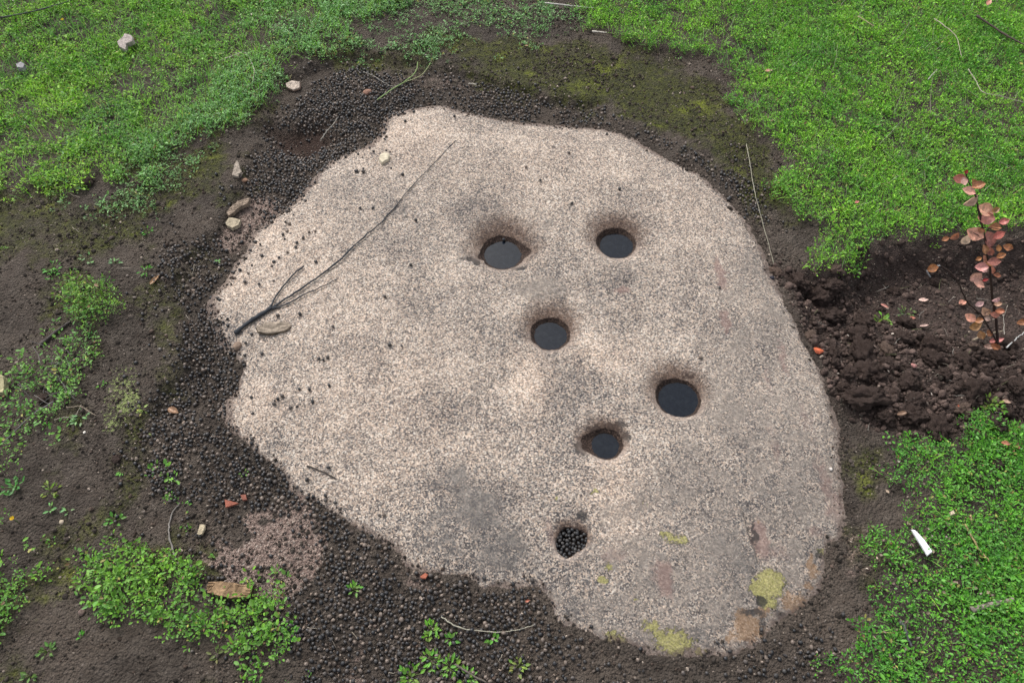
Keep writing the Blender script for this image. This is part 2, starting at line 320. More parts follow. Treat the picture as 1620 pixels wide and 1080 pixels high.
# boulder
def rock_mat(name, bowl=False):
    n = NT(name)
    g1 = n.vor(325, 'Color'); g2 = n.vor(640, 'Color'); big = n.noise(5, 5, .6); mid = n.noise(32, 6, .7)
    sep = n.n('ShaderNodeSeparateColor'); n.l(g1, sep.inputs[0]); r1 = sep.outputs[0]; r2 = sep.outputs[1]
    sep2 = n.n('ShaderNodeSeparateColor'); n.l(g2, sep2.inputs[0]); f1 = sep2.outputs[0]
    mixv = n.math('ADD', n.math('MULTIPLY', r1, .66), n.math('MULTIPLY', f1, .34))
    film = n.attr('film'); pink = n.attr('pale')
    v = n.math('ADD', mixv, n.math('MULTIPLY', n.math('SUBTRACT', big, .5), .42)); v = n.math('ADD', v, n.math('MULTIPLY', n.math('SUBTRACT', n.noise(13, 5, .65), .5), .35))
    v = n.math('ADD', v, n.math('MULTIPLY', n.math('SUBTRACT', mid, .5), .28))
    v = n.math('ADD', v, n.math('MULTIPLY', pink, .16))
    v = n.math('SUBTRACT', v, n.math('MULTIPLY', film, .22))
    v = n.math('ADD', n.math('MULTIPLY', v, 1.08), -0.03, clamp=True)
    c = n.ramp(v, [(0,(.042,.040,.043)),(.24,(.092,.087,.088)),(.40,(.205,.181,.161)),(.58,(.308,.268,.231)),(.76,(.44,.380,.320)),(1,(.66,.60,.53))])
    warm = n.mix(r2, (1.09,.97,.88), (.97,1.0,1.02)); c = n.mix(1, c, warm, 'MULTIPLY')
    c = n.mix(n.math('MULTIPLY', pink, .30), c, n.mix(1, c, (1.12,.96,.86), 'MULTIPLY'))
    fm = n.rng(n.math('ADD', n.attr('film'), n.math('MULTIPLY', n.math('SUBTRACT', n.noise(20, 9, .82), .5), 3.0)), .42, .95)
    filmc = n.mix(n.rng(n.noise(45, 5, .7), .35, .65), (.085,.079,.076), (.185,.167,.15))
    c = n.mix(n.math('MULTIPLY', fm, .74), c, filmc)
    ol = n.rng(n.math('ADD', n.attr('olive'), n.math('MULTIPLY', n.math('SUBTRACT', n.noise(24, 9, .82), .5), 2.6)), .34, .95); c = n.mix(n.math('MULTIPLY', ol, .74), c, n.mix(n.rng(n.noise(90,5,.7), .3, .7), (.155,.135,.118), (.265,.228,.195)))
    rs = edge(n, n.attr('rust'), n.noise(28, 6, .7), .42, .8, .9); c = n.mix(n.math('MULTIPLY', rs, .58), c, (.20,.125,.11))
    ye = edge(n, n.attr('yellow'), n.noise(110, 7, .82), .50, .60, 1.6); c = n.mix(n.math('MULTIPLY', ye, .74), c, n.mix(n.rng(n.noise(240, 3, .7), .35, .65), (.17,.16,.045), (.38,.36,.12)))
    og = edge(n, n.attr('orange'), n.noise(60, 8, .82), .46, .66, 1.8); c = n.mix(n.math('MULTIPLY', og, .5), c, n.mix(n.noise(150,3), (.13,.065,.022), (.32,.17,.065)))
    bk = edge(n, n.attr('black'), n.noise(90, 8, .8), .42, .72, 1.5); c = n.mix(n.math('MULTIPLY', bk, .85), c, (.032,.030,.030))
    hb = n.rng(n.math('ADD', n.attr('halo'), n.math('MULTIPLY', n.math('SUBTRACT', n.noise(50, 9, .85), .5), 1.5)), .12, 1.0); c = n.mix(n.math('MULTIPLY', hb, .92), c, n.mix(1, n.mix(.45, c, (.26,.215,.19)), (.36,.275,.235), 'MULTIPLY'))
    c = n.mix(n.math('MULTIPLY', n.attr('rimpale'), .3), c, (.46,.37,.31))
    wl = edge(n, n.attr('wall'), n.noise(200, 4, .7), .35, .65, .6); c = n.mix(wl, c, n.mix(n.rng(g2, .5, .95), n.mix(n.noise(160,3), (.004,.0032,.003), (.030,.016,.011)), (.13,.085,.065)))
    dirt = edge(n, n.attr('dirt'), n.noise(70, 8, .8), .35, .75, 1.4); c = n.mix(n.math('MULTIPLY', dirt, .72), c, n.mix(mid, (.06,.042,.036), (.16,.115,.095)))
    pit = n.math('GREATER_THAN', n.vor(38, 'Color'), .93)
    c = n.mix(n.math('MULTIPLY', n.math('MULTIPLY', pit, n.math('LESS_THAN', n.vor(38, 'Distance'), n.math('MULTIPLY', n.noise(31,2), .42))), .7), c, (.05,.042,.04))
    hgt = n.math('ADD', n.math('ADD', n.math('MULTIPLY', f1, .35), n.math('MULTIPLY', ye, .8)), n.math('ADD', n.math('MULTIPLY', r1, .5), n.math('MULTIPLY', mid, .9)))
    return n.set(c, .92, n.bump(hgt, .75, .0035), .3)
M_rock = rock_mat('granite')

n = NT('murky_water')
fleck = n.math('MULTIPLY', n.math('GREATER_THAN', n.vor(95, 'Color'), .93), n.math('LESS_THAN', n.vor(95, 'Distance'), .20))
n.set(n.mix(n.math('MULTIPLY', fleck, .8), n.mix(n.rng(n.noise(70, 5, .7), .4, .75), (.0032,.0058,.0110), (.0085,.0120,.0175)), (.16,.14,.12)), n.rng(n.noise(60, 4), .4, .7, .06, .22), n.bump(n.noise(45, 3), .06, .002), .5); M_water = n.m
n.b.inputs['IOR'].default_value = 1.33

def tint_mat(name, rough=.6, trans=0.0, bumps=None, spec=.35, var=.25, vscale=60):
    n = NT(name); c = n.attr('tint', True)
    c = n.mix(1, c, n.mix(n.rng(n.noise(vscale, 7, .75), .25, .75), (1-var,)*3, (1+var,)*3), 'MULTIPLY')
    nor = n.bump(n.noise(bumps[0], 5, .7), bumps[1], bumps[2]) if bumps else None
    n.set(c, rough, nor, spec)
    if trans:
        t = n.n('ShaderNodeBsdfTranslucent'); n.l(n.mix(1, c, (.95,1.25,.6), 'MULTIPLY') if trans > .2 else c, t.inputs[0]); m_ = n.n('ShaderNodeMixShader'); m_.inputs[0].default_value = trans
        n.l(n.b.outputs[0], m_.inputs[1]); n.l(t.outputs[0], m_.inputs[2]); n.l(m_.outputs[0], n.out.inputs[0])
    return n.m
M_leaf = tint_mat('green_leaf', .5, .3, None, .4, .15)
M_straw = tint_mat('dry_straw', .7, .0, None, .3, .3, 150)
M_pellet = tint_mat('dropping', .48, 0, (260, .5, .0015), .6, .45, 160)
M_clod = tint_mat('soil_clod', .95, 0, (140, 1.0, .011), .2, .55, 55)
M_bark = tint_mat('bark', .85, 0, (150, .8, .003), .2, .5, 90)
M_twig = tint_mat('twig_bark', .7, 0, (240, .5, .001), .3, .4, 200)
M_redleaf = tint_mat('autumn_leaf', .42, .18, (160, .4, .001), .5, .55, 110)
M_stone = tint_mat('pale_stone', .9, 0, (180, .6, .002), .3, .35, 120)

# ------------------------------------------------------------------ ground sheet
def axis(a, b, step, far):
    v = list(np.arange(a, b, step)); s = step; lo = []; x = a
    while x > -far: s *= 1.28; x -= s; lo.append(x)
    s = step; hi = []; x = v[-1]
    while x < far: s *= 1.28; x += s; hi.append(x)
    return np.array(lo[::-1] + v + hi)
ax = axis(-2.45, 2.45, .0062, 80); ay = axis(.1, 3.4, .0062, 80)
X, Y = np.meshgrid(ax, ay); X = X.ravel(); Y = Y.ravel()
Z = under_rock(X, Y, ground_h(X, Y))
nx, ny = len(ax), len(ay); idx = np.arange(nx*ny).reshape(ny, nx)
F = np.stack([idx[:-1,:-1], idx[:-1,1:], idx[1:,1:], idx[1:,:-1]], -1).reshape(-1, 4)
lich_px = [(192,620,36,66,.60),(202,635,24,36,.72),(180,672,26,20,.66),(185,585,20,12,.5),(172,655,14,14,.6),(225,650,9,8,.6),(235,560,12,8,.4),(60,655,8,8,0),(130,730,8,6,.5),(215,690,10,6,.55),(235,685,10,5,.6),(245,830,14,8,.4),(165,740,6,8,.5)]
def blobs(lst, x, y, z=0.0, warp=.022):
    wx = warp*(fbm(x, y, 9, 90, 5, .7)) + warp*.6*fbm(x, y, 45, 92, 3, .7); wy = warp*(fbm(x, y, 9, 91, 5, .7)) + warp*.6*fbm(x, y, 45, 93, 3, .7)
    x = x + wx; y = y + wy; r = np.zeros_like(x)
    for (px, py, rx, ry, k) in lst:
        bx, by = at(px, py, z); a = rx/ppm(px, py); b = abs(float(at(px, py-ry, z)[1]) - float(at(px, py+ry, z)[1]))/2
        d = np.sqrt(((x-bx)/a)**2 + ((y-by)/b)**2)
        r = np.maximum(r, k*np.clip(1.35-.85*d, 0, 1))
    return r
leftm = .80*ss(-.12, .30, NZ1 + .6*NZ3)*ss(-.35, -.6, GXX + .1*NZ1)*(1-.6*Z_PEL)
A = dict(moss=np.clip(sample(np.maximum(np.maximum(z_moss, z_moss_b), leftm), X, Y), 0, 1), sand=sample(z_sand, X, Y), dug=sample(z_dug, X, Y), red=.8*sample(z_pitred, X, Y), lich=np.maximum(blobs(lich_px, X, Y), sample(.50*ss(.22, .45, NZ2)*ss(-.55, -.75, GXX)*(1-Z_PEL), X, Y)))
gme = mesh('ground', np.stack([X, Y, Z], 1), F, M_soil, True, A)
tag(obj('ground', gme), 'dark brown bare soil with olive moss patches around the boulder', 'ground', kind='structure')

# ------------------------------------------------------------------ boulder with its mortar holes
rx, ry = at(np.array([p[0] for p in ROCK]), np.array([p[1] for p in ROCK]))
ax = np.arange(rx.min()-.06, rx.max()+.06, .003); ay = np.arange(ry.min()-.06, ry.max()+.06, .003)
X, Y = np.meshgrid(ax, ay); nx, ny = len(ax), len(ay); X = X.ravel(); Y = Y.ravel()
D = rock_d(X, Y); Z = rock_h(X, Y)
halo = np.zeros_like(X); wall = np.zeros_like(X); hid = np.full(len(X), -1)
for i in range(6):
    r, rr = rim_r(i, X, Y); cx_, cy_ = (HOLES[i][0], HOLES[i][1]) if i < 5 else h6c
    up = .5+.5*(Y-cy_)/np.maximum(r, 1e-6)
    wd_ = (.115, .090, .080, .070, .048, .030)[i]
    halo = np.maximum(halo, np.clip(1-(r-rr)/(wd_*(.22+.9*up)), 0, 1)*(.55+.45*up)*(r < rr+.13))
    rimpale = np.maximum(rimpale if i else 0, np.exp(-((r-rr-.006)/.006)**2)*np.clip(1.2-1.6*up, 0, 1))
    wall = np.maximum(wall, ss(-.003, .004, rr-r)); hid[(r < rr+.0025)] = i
S = .030
film = blobs([(755,800,65,50,.80),(720,760,50,35,.7),(790,870,75,50,.75),(700,845,60,50,.62),(880,560,45,35,.45),(900,610,40,60,.5),(880,640,30,50,.5),(1010,780,40,50,.4),(930,960,70,40,.6),(1010,910,60,60,.55),(760,330,50,30,.45),(985,430,25,22,.5),
    (1150,880,55,70,.7),(1120,1000,80,35,.55),(1230,800,70,90,.5),(1200,650,80,100,.42),(1120,470,60,60,.3),(660,480,40,25,.35),(720,640,60,40,.35),(560,900,0.1,0.1,0),(630,330,25,12,.6),(840,430,60,40,.35),(1080,760,60,50,.45),(600,790,70,30,.3),(1270,720,60,120,.5)], X, Y, S)
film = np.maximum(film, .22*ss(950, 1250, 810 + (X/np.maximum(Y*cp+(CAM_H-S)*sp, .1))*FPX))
pale = blobs([(840,600,32,50,1),(975,790,42,75,.9),(600,620,140,90,.45),(450,400,90,80,.6),(640,215,80,45,.7),(420,360,40,30,.8),(380,440,40,40,.8),(400,640,50,40,.7),(880,260,150,60,.4),(960,560,60,30,.6),(560,770,80,30,.5),(680,700,80,50,.35),(520,480,100,60,.4),(1080,330,90,60,.3)], X, Y, S)
olive = blobs([(855,455,55,24,.85),(1150,650,45,75,.8),(1165,580,40,30,.5),(1030,600,30,25,.5),(870,352,12,10,.8),(1010,640,30,20,.5),(1080,700,50,25,.35),(970,445,20,10,.2),(900,940,50,30,.6),(1100,930,40,30,.4),(1170,860,22,45,.6)], X, Y, S)
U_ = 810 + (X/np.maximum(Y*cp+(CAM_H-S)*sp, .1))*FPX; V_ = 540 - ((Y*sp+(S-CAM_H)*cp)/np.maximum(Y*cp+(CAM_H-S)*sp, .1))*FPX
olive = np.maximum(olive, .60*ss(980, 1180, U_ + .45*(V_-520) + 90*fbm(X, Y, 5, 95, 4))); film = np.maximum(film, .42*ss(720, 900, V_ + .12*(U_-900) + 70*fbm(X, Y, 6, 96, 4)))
rust = blobs([(1140,425,9,30,.9),(1148,505,7,25,.9),(1050,910,20,32,.85),(1240,560,8,40,.7),(1220,600,8,50,.55),(1225,700,10,90,.55),(1205,845,16,35,.85),(1270,650,12,60,.5),(1320,780,22,90,.65),(860,850,20,50,.5),(975,880,40,20,.5),(985,456,16,9,.8),(1290,690,10,70,.5),(1060,1010,15,30,.4),(1180,620,7,50,.4),(870,840,14,40,.6),(1300,840,30,20,.6),(1240,870,30,30,.5)], X, Y, S)
yellow = blobs([(1223,918,24,25,1),(1222,945,14,20,.95),(1205,925,10,14,.95),(1068,850,24,14,.62),(1055,843,14,8,.7),(1070,1012,45,26,.72),(1050,1000,20,14,.7),(1085,1022,20,12,.7),(972,1003,17,14,.72),(957,913,9,6,.9),(968,895,8,10,.7),(937,776,6,4,.95),(880,787,4,3,.8),(1032,985,16,12,.72),(1306,868,6,6,1),(1118,1028,7,6,1),(1238,992,8,8,.8),(1020,795,7,8,.5),(1008,945,7,5,.5),(870,968,7,5,.5)], X, Y, S)
orange = blobs([(1190,990,28,24,.95),(1165,1000,26,16,.7),(1292,895,16,18,.75),(1262,945,26,20,.75),(1290,880,10,8,.7),(1212,965,14,10,.8),(1180,970,20,16,.7),(1200,820,7,8,.7),(1285,920,14,14,.6)], X, Y, S)
black = blobs([(745,401,8,2.5,1),(752,408,7,4,1),(822,420,9,6,1),(828,384,8,7,.9),(928,690,12,9,1),(917,705,9,10,1),(940,676,14,6,.9),(975,674,22,6,.9),(990,690,9,8,.9),(1087,590,16,5,.7),(1050,600,12,5,.7),(1102,640,6,10,.5),(640,345,16,6,.55),(990,440,14,6,.6),(880,572,20,6,.5),(860,590,8,16,.45),(868,640,7,20,.5),(1015,545,10,6,.4),(860,700,10,20,.45),(1120,690,20,6,.4),(1018,812,14,8,.45),(1085,880,14,10,.5),(1140,905,12,10,.5),(700,880,20,10,.5),(800,900,18,8,.5),(1110,960,14,8,.5),(1255,905,12,8,.5),(1214,946,9,13,1),(1195,965,26,11,.75),(1212,985,9,22,.7),(1305,872,7,10,.8),(922,702,13,14,.95),(745,404,13,5,.8),(975,680,22,8,.6),(985,688,20,6,.6),(815,417,8,5,.8),(1195,840,5,22,.85),(965,460,5,4,.9),(916,817,12,10,.7),(1242,968,12,8,.7)], X, Y, S)  # dark stains, plus the shadow line along the scar painted in
dirt = np.clip(1-D/.040, 0, 1)*.85 + .4*np.clip(1-D/.09, 0, 1)*np.clip(fbm(X, Y, 8, 44, 4)*2.2, 0, 1)
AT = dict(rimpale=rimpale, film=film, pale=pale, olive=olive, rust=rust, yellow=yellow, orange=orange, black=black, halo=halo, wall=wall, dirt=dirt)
idx = np.arange(nx*ny).reshape(ny, nx)
F = np.stack([idx[:-1,:-1], idx[:-1,1:], idx[1:,1:], idx[1:,:-1]], -1).reshape(-1, 4)
F = F[(D[F] > -.035).all(1)]
fh = np.where((hid[F] == hid[F[:, :1]]).all(1), hid[F[:, 0]], -1)
def sub(name, f):
    u, inv = np.unique(f, return_inverse=True)
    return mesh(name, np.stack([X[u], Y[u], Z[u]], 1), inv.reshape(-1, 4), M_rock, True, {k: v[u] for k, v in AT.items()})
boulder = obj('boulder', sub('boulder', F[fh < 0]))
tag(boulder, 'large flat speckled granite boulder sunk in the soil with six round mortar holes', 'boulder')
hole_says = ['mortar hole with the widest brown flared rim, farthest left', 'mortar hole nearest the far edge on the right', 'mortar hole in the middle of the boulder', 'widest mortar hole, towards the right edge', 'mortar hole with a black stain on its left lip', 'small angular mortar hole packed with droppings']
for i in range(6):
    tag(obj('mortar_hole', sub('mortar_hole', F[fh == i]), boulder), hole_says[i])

# water standing in five of the holes
says = ['dark water in the mortar hole with the widest brown rim, farthest left of the five', 'dark water in the mortar hole nearest the far grass, right of the widest brown rim',
        'dark water in the round mortar hole at the middle of the boulder', 'dark water in the largest hole, nearest the boulder edge with the dug soil', 'dark water in the hole with a black stained lip above the dropping filled hole']
for i, (hx, hy, r0, fl, fd, wd) in enumerate(HOLES):
    zc = float(np.median(rock_top(hx + r0*np.cos(np.arange(12)), hy + r0*np.sin(np.arange(12))))) - fd - wd
    V = [(0,0,0)]; Fc = []; NS = 64
    for k in range(NS):
        a = 2*math.pi*k/NS; q = r0*1.0*(1 + (.3*math.exp(-((abs(a-math.pi)+.0)/.4)**2) if False else 0)); V.append((q*math.cos(a), q*math.sin(a), 0))
    for k in range(NS):
        a = 2*math.pi*k/NS; V.append((r0*.5*math.cos(a), r0*.5*math.sin(a), -.05))
    for k in range(NS):
        k2 = (k+1) % NS; Fc += [(0, 1+k, 1+k2), (1+k, 1+NS+k, 1+NS+k2, 1+k2)]
    Fc.append(tuple(range(1+NS, 1+2*NS)))
    tag(obj('water_pool', pmesh('water_pool', V, Fc, M_water, False), None, (hx, hy, zc)), says[i], 'water', 'water standing in the mortar holes')

# ------------------------------------------------------------------ leafy ground cover and grass (vectorised)
def leaf_mesh(name, pos, yaw, pitch, roll, L, W, col, mat):
    N = len(pos)
    T = np.array([[0,0,0],[.38,.5,.10],[.78,.40,.08],[1,0,-.06],[.78,-.40,.08],[.38,-.5,.10]])
    v = np.empty((N, 6, 3)); v[:,:,0] = T[None,:,0]*L[:,None]; v[:,:,1] = T[None,:,1]*W[:,None]; v[:,:,2] = T[None,:,2]*L[:,None]
    cr, sr = np.cos(roll)[:,None], np.sin(roll)[:,None]; y1 = v[:,:,1]*cr - v[:,:,2]*sr; z1 = v[:,:,1]*sr + v[:,:,2]*cr
    cq, sq = np.cos(pitch)[:,None], np.sin(pitch)[:,None]; x2 = v[:,:,0]*cq - z1*sq; z2 = v[:,:,0]*sq + z1*cq
    cy, sy = np.cos(yaw)[:,None], np.sin(yaw)[:,None]
    o = np.stack([x2*cy - y1*sy, x2*sy + y1*cy, z2], -1) + pos[:,None,:]
    b = (np.arange(N)*6)[:,None]
    F = np.concatenate([b+np.array([[0,3,2,1]]), b+np.array([[0,5,4,3]])], 0)
    cc = np.repeat(col, 6, 0); cc = cc.reshape(N,6,3)*np.array([.8,1,1,1.08,1,1])[None,:,None]
    return mesh(name, o.reshape(-1,3), F, mat, True, None, cc.reshape(-1,3))
def blade_mesh(name, pos, yaw, L, W, lean, col, mat):
    N = len(pos); t = np.array([0,.4,.75,1.0])
    ang = lean[:,None]*(.55+.75*t[None,:]); seg = np.diff(t, prepend=0)[None,:]*L[:,None]
    h = np.cumsum(np.sin(ang)*seg, 1); z = np.cumsum(np.cos(ang)*seg, 1)
    c, s = np.cos(yaw)[:,None], np.sin(yaw)[:,None]; w_ = W[:,None]*np.array([1,.9,.6,.08])[None,:]/2
    a = np.stack([h*c - w_*s, h*s + w_*c, z], -1); b = np.stack([h*c + w_*s, h*s - w_*c, z], -1)
    v = np.stack([a, b], 2).reshape(N, 8, 3) + pos[:,None,:]
    base = (np.arange(N)*8)[:,None]
    F = np.concatenate([base+np.array([[2*k,2*k+1,2*k+3,2*k+2]]) for k in range(3)], 0)
    return mesh(name, v.reshape(-1,3), F, mat, True, None, np.repeat(col, 8, 0))
VIS = ss(-.35, 0, np.minimum(np.minimum(2.45-np.abs(GXX), GYY-.02), 3.5-GYY))
def scatter(field, per_m2, clump=None):
    F_ = np.clip(field, 0, 3)*VIS
    j, i = np.nonzero(F_ > .02); wgt = F_[j, i]*per_m2*GS*GS
    k = rng.poisson(wgt); j = np.repeat(j, k); i = np.repeat(i, k)
    x = GX0 + (i + rng.uniform(-.5, .5, len(i)))*GS; y = GY0 + (j + rng.uniform(-.5, .5, len(j)))*GS
    return x, y
def greens(n_, x, y, a, b, sage, ks):
    t = np.clip(.5 + .9*fbm(x, y, 5, 80, 3) + rng.normal(0, .28, n_), 0, 1)[:,None]
    c = np.array(a)[None]*(1-t) + np.array(b)[None]*t
    k = np.clip(ks + rng.normal(0, .15, n_), 0, 1)[:,None]
    c = c*(1-k) + np.array(sage)[None]*k
    q = rng.uniform(0, 1, n_)[:,None]; c = np.where(q < .025, np.array([.36,.34,.09])[None], np.where(q < .04, np.array([.22,.13,.06])[None], c))
    return np.clip(c*rng.uniform(.6, 1.4, n_)[:,None], 0, 1)
YEL, DEEP, SAGE = (.270,.54,.034), (.085,.285,.026), (.20,.38,.15)
def plants(name, field, per_m2, nl, Rp, H, L, asp, cols, label, cat='plants', up=(.0,.9)):
    x, y = scatter(field, per_m2); N = len(x); k = rng.integers(nl[0], nl[1]+1, N)
    X_ = np.repeat(x, k); Y_ = np.repeat(y, k); M_ = len(X_)
    size = np.repeat(rng.choice([.6,.8,1.0,1.25,1.5], N, p=[.2,.25,.3,.17,.08])*rng.uniform(.85,1.15,N), k)
    yaw = rng.uniform(0, 2*np.pi, M_); rad = Rp*np.sqrt(rng.uniform(0, 1, M_))*size*.8
    bx = X_ + rad*np.cos(yaw); by = Y_ + rad*np.sin(yaw)
    z = ground_h(bx, by) + rng.uniform(.15, 1, M_)*H*size
    keep = rock_d(bx, by) < -.004
    pos = np.stack([bx, by, z], 1)[keep]; n_ = len(pos); yw = yaw[keep] + rng.normal(0, .7, n_)
    l = (L[0] + (L[1]*1.35-L[0])*rng.beta(1.6, 3.2, n_))*size[keep]
    col = cols(n_, pos[:,0], pos[:,1])
    me = leaf_mesh(name, pos, yw, rng.uniform(up[0], up[1], n_), rng.normal(0, .35, n_), l, l*asp*rng.uniform(.8,1.2,n_), col, M_leaf)
    return tag(obj(name, me), label, cat, kind='stuff')
def sage_k(x, y): return sample(SAGEF, x, y)
SAGEF = np.clip(zone([(420,20),(640,-20),(720,-60),(900,10),(900,60),(700,90),(560,70),(480,150),(400,190),(320,250),(200,290),(280,170),(400,80)], .2, .2)*1.0 + .25*zone([(1140,100),(1200,190),(1260,300),(1330,380),(1280,430),(1220,320),(1150,180)], .06, .1), 0, 1)
litz = zone([(1400,740),(1470,740),(1500,900),(1500,1010),(1440,1040),(1380,1000),(1400,900)], .05, .12)
clump = np.clip(.75 + 1.2*NZ1 + .6*NZ2, .05, 1)
hole = np.clip(.85 + 1.9*NZ2 + 1.0*NZ3, 0.06, 1)
plants('ground_cover', z_grass_tr*hole, 19000, (5,9), .010, .018, (.0036,.0074), .42, lambda n_, x, y: greens(n_, x, y, YEL, DEEP, SAGE, .6*sage_k(x,y)), 'dense bright green leafy ground cover beyond and right of the boulder', up=(.1,1.1))
plants('ground_cover', z_grass_tl*np.clip(.62+1.9*NZ1+1.4*NZ2+.7*NZ3, .02, 1), 15000, (5,9), .010, .014, (.004,.0082), .46, lambda n_, x, y: greens(n_, x, y, (.290,.51,.032), (.095,.275,.028), SAGE, sage_k(x,y)), 'patchy green weeds thinning out over bare soil left of the boulder')
plants('ground_cover', mx(z_grass_tc*.95, z_grass_tl_sparse*.55)*np.clip(.6+1.8*NZ1+1.0*NZ2, .03, 1), 11500, (5,8), .011, .010, (.004,.0082), .46, lambda n_, x, y: greens(n_, x, y, (.12,.24,.03), (.08,.19,.04), SAGE, .65), 'sparse sage green seedlings on the mossy soil at the far edge')
plants('ground_cover', z_grass_br*np.clip(.62+1.3*NZ1+.9*NZ2+.7*ss(.85,1.20,GXX), .08, 1.25)*(1-.40*litz), 27000, (5,9), .010, .018, (.0034,.0070), .48, lambda n_, x, y: greens(n_, x, y, (.135,.39,.020), (.050,.23,.014), SAGE, .12), 'deep green clover cover beside the white shard', up=(0,.8))
x, y = scatter(z_grass_tr*np.clip(.35 + 1.4*NZ3 + .8*NZ1, 0.15, 1), 19000); N = len(x)
me = blade_mesh('grass', np.stack([x, y, ground_h(x, y)], 1), rng.normal(2.3, 1.1, N), rng.uniform(.018, .048, N), rng.uniform(.0010, .0020, N), rng.uniform(.35, 1.25, N), np.where(rng.uniform(0,1,N)[:,None] < .12, np.array([.40,.46,.28])[None], greens(N, x, y, YEL, DEEP, (.20,.36,.15), .25)), M_leaf)  # a share of blades coloured pale to stand in for highlights
tag(obj('grass', me), 'fine bright green grass blades growing through the cover beyond the boulder', 'grass', kind='stuff')
x, y = scatter(np.maximum(1.8*z_grass_tl*np.clip(.5+NZ3+ .5*ss(1.2,2.6,GYY), 0, 1), z_grass_br*.8*np.clip(.4+2*NZ1,0,1)), 5500); N = len(x)
me = blade_mesh('grass', np.stack([x, y, ground_h(x, y)], 1), rng.uniform(0, 6.28, N), rng.uniform(.02, .05, N), rng.uniform(.001, .002, N), rng.uniform(.3, 1.2, N), greens(N, x, y, YEL, DEEP, SAGE, .2), M_leaf)
tag(obj('grass', me), 'scattered green grass blades among the weeds at the sides', 'grass', kind='stuff')

def patch(name, fld, d, label, L=(.0042,.0088), asp=.54, H=.026, a=(.17,.36,.025), b=(.07,.22,.02), ks=.1, nl=(6,10)):
    o = plants(name, fld, d, nl, .014, H, L, asp, lambda n_, x, y: greens(n_, x, y, a, b, SAGE, ks), label, 'plants', (0,.8)); return o
patch('clover_patch', z_patch_main*np.clip(.85+1.7*NZ2, .12, 1), 14500, 'bright green clover patch behind the striated bark chunk')
patch('weed_patch', z_patch_clump, 11000, 'small mossy green weed clump alone on dark soil, beside the dark twig', (.004,.009), .42, .04, (.22,.38,.02))
patch('weed_patch', z_patch_left*np.clip(.5+1.8*NZ1+NZ2, .04, 1), 6500, 'straggling green weeds around the yellowish stone at the left edge', ks=.25)
patch('weed_patch', z_patch_edge*np.clip(.6+1.6*NZ1+NZ2, .04, 1), 8000, 'green weeds with a small yellow flower at the near left edge')
patch('weed_patch', z_patch_bot*np.clip(.45+1.8*NZ1+NZ2, .04, 1), 5500, 'thin green weeds among the droppings at the near edge')
patch('weed_patch', z_patch_peb*np.clip(.4+1.8*NZ1+NZ2, .04, 1), 5000, 'thin green weeds on the droppings below the pale lichen patch')

# ------------------------------------------------------------------ small shapes
def ico(sub):
    import bmesh
    bm = bmesh.new(); bmesh.ops.create_icosphere(bm, subdivisions=sub, radius=1)
    V = np.array([v.co[:] for v in bm.verts]); F = np.array([[v.index for v in f.verts] for f in bm.faces]); bm.free(); return V, F
ICO = {k: ico(k) for k in (1, 2, 3, 4)}
def lump(sub, seed, amp, freq, scale=(1,1,1), facet=0.0, octv=4, ridge=False):
    V, F = ICO[sub]; out = np.empty_like(V)
    for i, v in enumerate(V):
        q = Vector(v)*freq + Vector((seed*7.3, seed*3.1, seed*1.7)); d = 0; a = 1
        for k in range(octv):
            t = mnoise.noise(q*2**k); d += a*(abs(t)*-1.6+.35 if ridge and k else t); a *= .62
        if facet:
            for fq, k in ((2.2, 1.0), (5.0, .5)):
                D_ = mnoise.voronoi(q*fq/freq)[0]; d += facet*k*(min(D_[1]-D_[0], .55)-.25)
        out[i] = v*(1+amp*d)
    return out*np.array(scale), F
def tube(pts, rad, sides=6):
    V = []; F = []; n_ = len(pts); pts = [Vector(p) for p in pts]
    for i, p in enumerate(pts):
        d = (pts[min(i+1, n_-1)] - pts[max(i-1, 0)]).normalized(); s = d.cross(Vector((0,0,1)))
        if s.length < 1e-4: s = Vector((1,0,0))
        s.normalize(); u = s.cross(d)
        for k in range(sides):
            a = 2*math.pi*k/sides; V.append(p + (s*math.cos(a) + u*math.sin(a))*rad[i])
    for i in range(n_-1):
        for k in range(sides):
            k2 = (k+1) % sides; F.append((i*sides+k, i*sides+k2, (i+1)*sides+k2, (i+1)*sides+k))
    F.append(tuple(range(sides))[::-1]); F.append(tuple((n_-1)*sides+k for k in range(sides)))
    return V, F
def smooth_path(p, n_=6, jit=0.0, r=random):
    out = []
    p = [Vector(q) for q in p]
    for i in range(len(p)-1):
        p0 = p[max(i-1,0)]; p1 = p[i]; p2 = p[i+1]; p3 = p[min(i+2,len(p)-1)]
        for k in range(n_):
            t = k/n_; out.append(.5*((2*p1) + (p2-p0)*t + (2*p0-5*p1+4*p2-p3)*t*t + (3*p1-p0-3*p2+p3)*t**3))
    out.append(p[-1])
    if jit:
        for q in out[1:-1]: q += Vector((r.gauss(0,jit), r.gauss(0,jit), abs(r.gauss(0,jit*.5))))
    return out
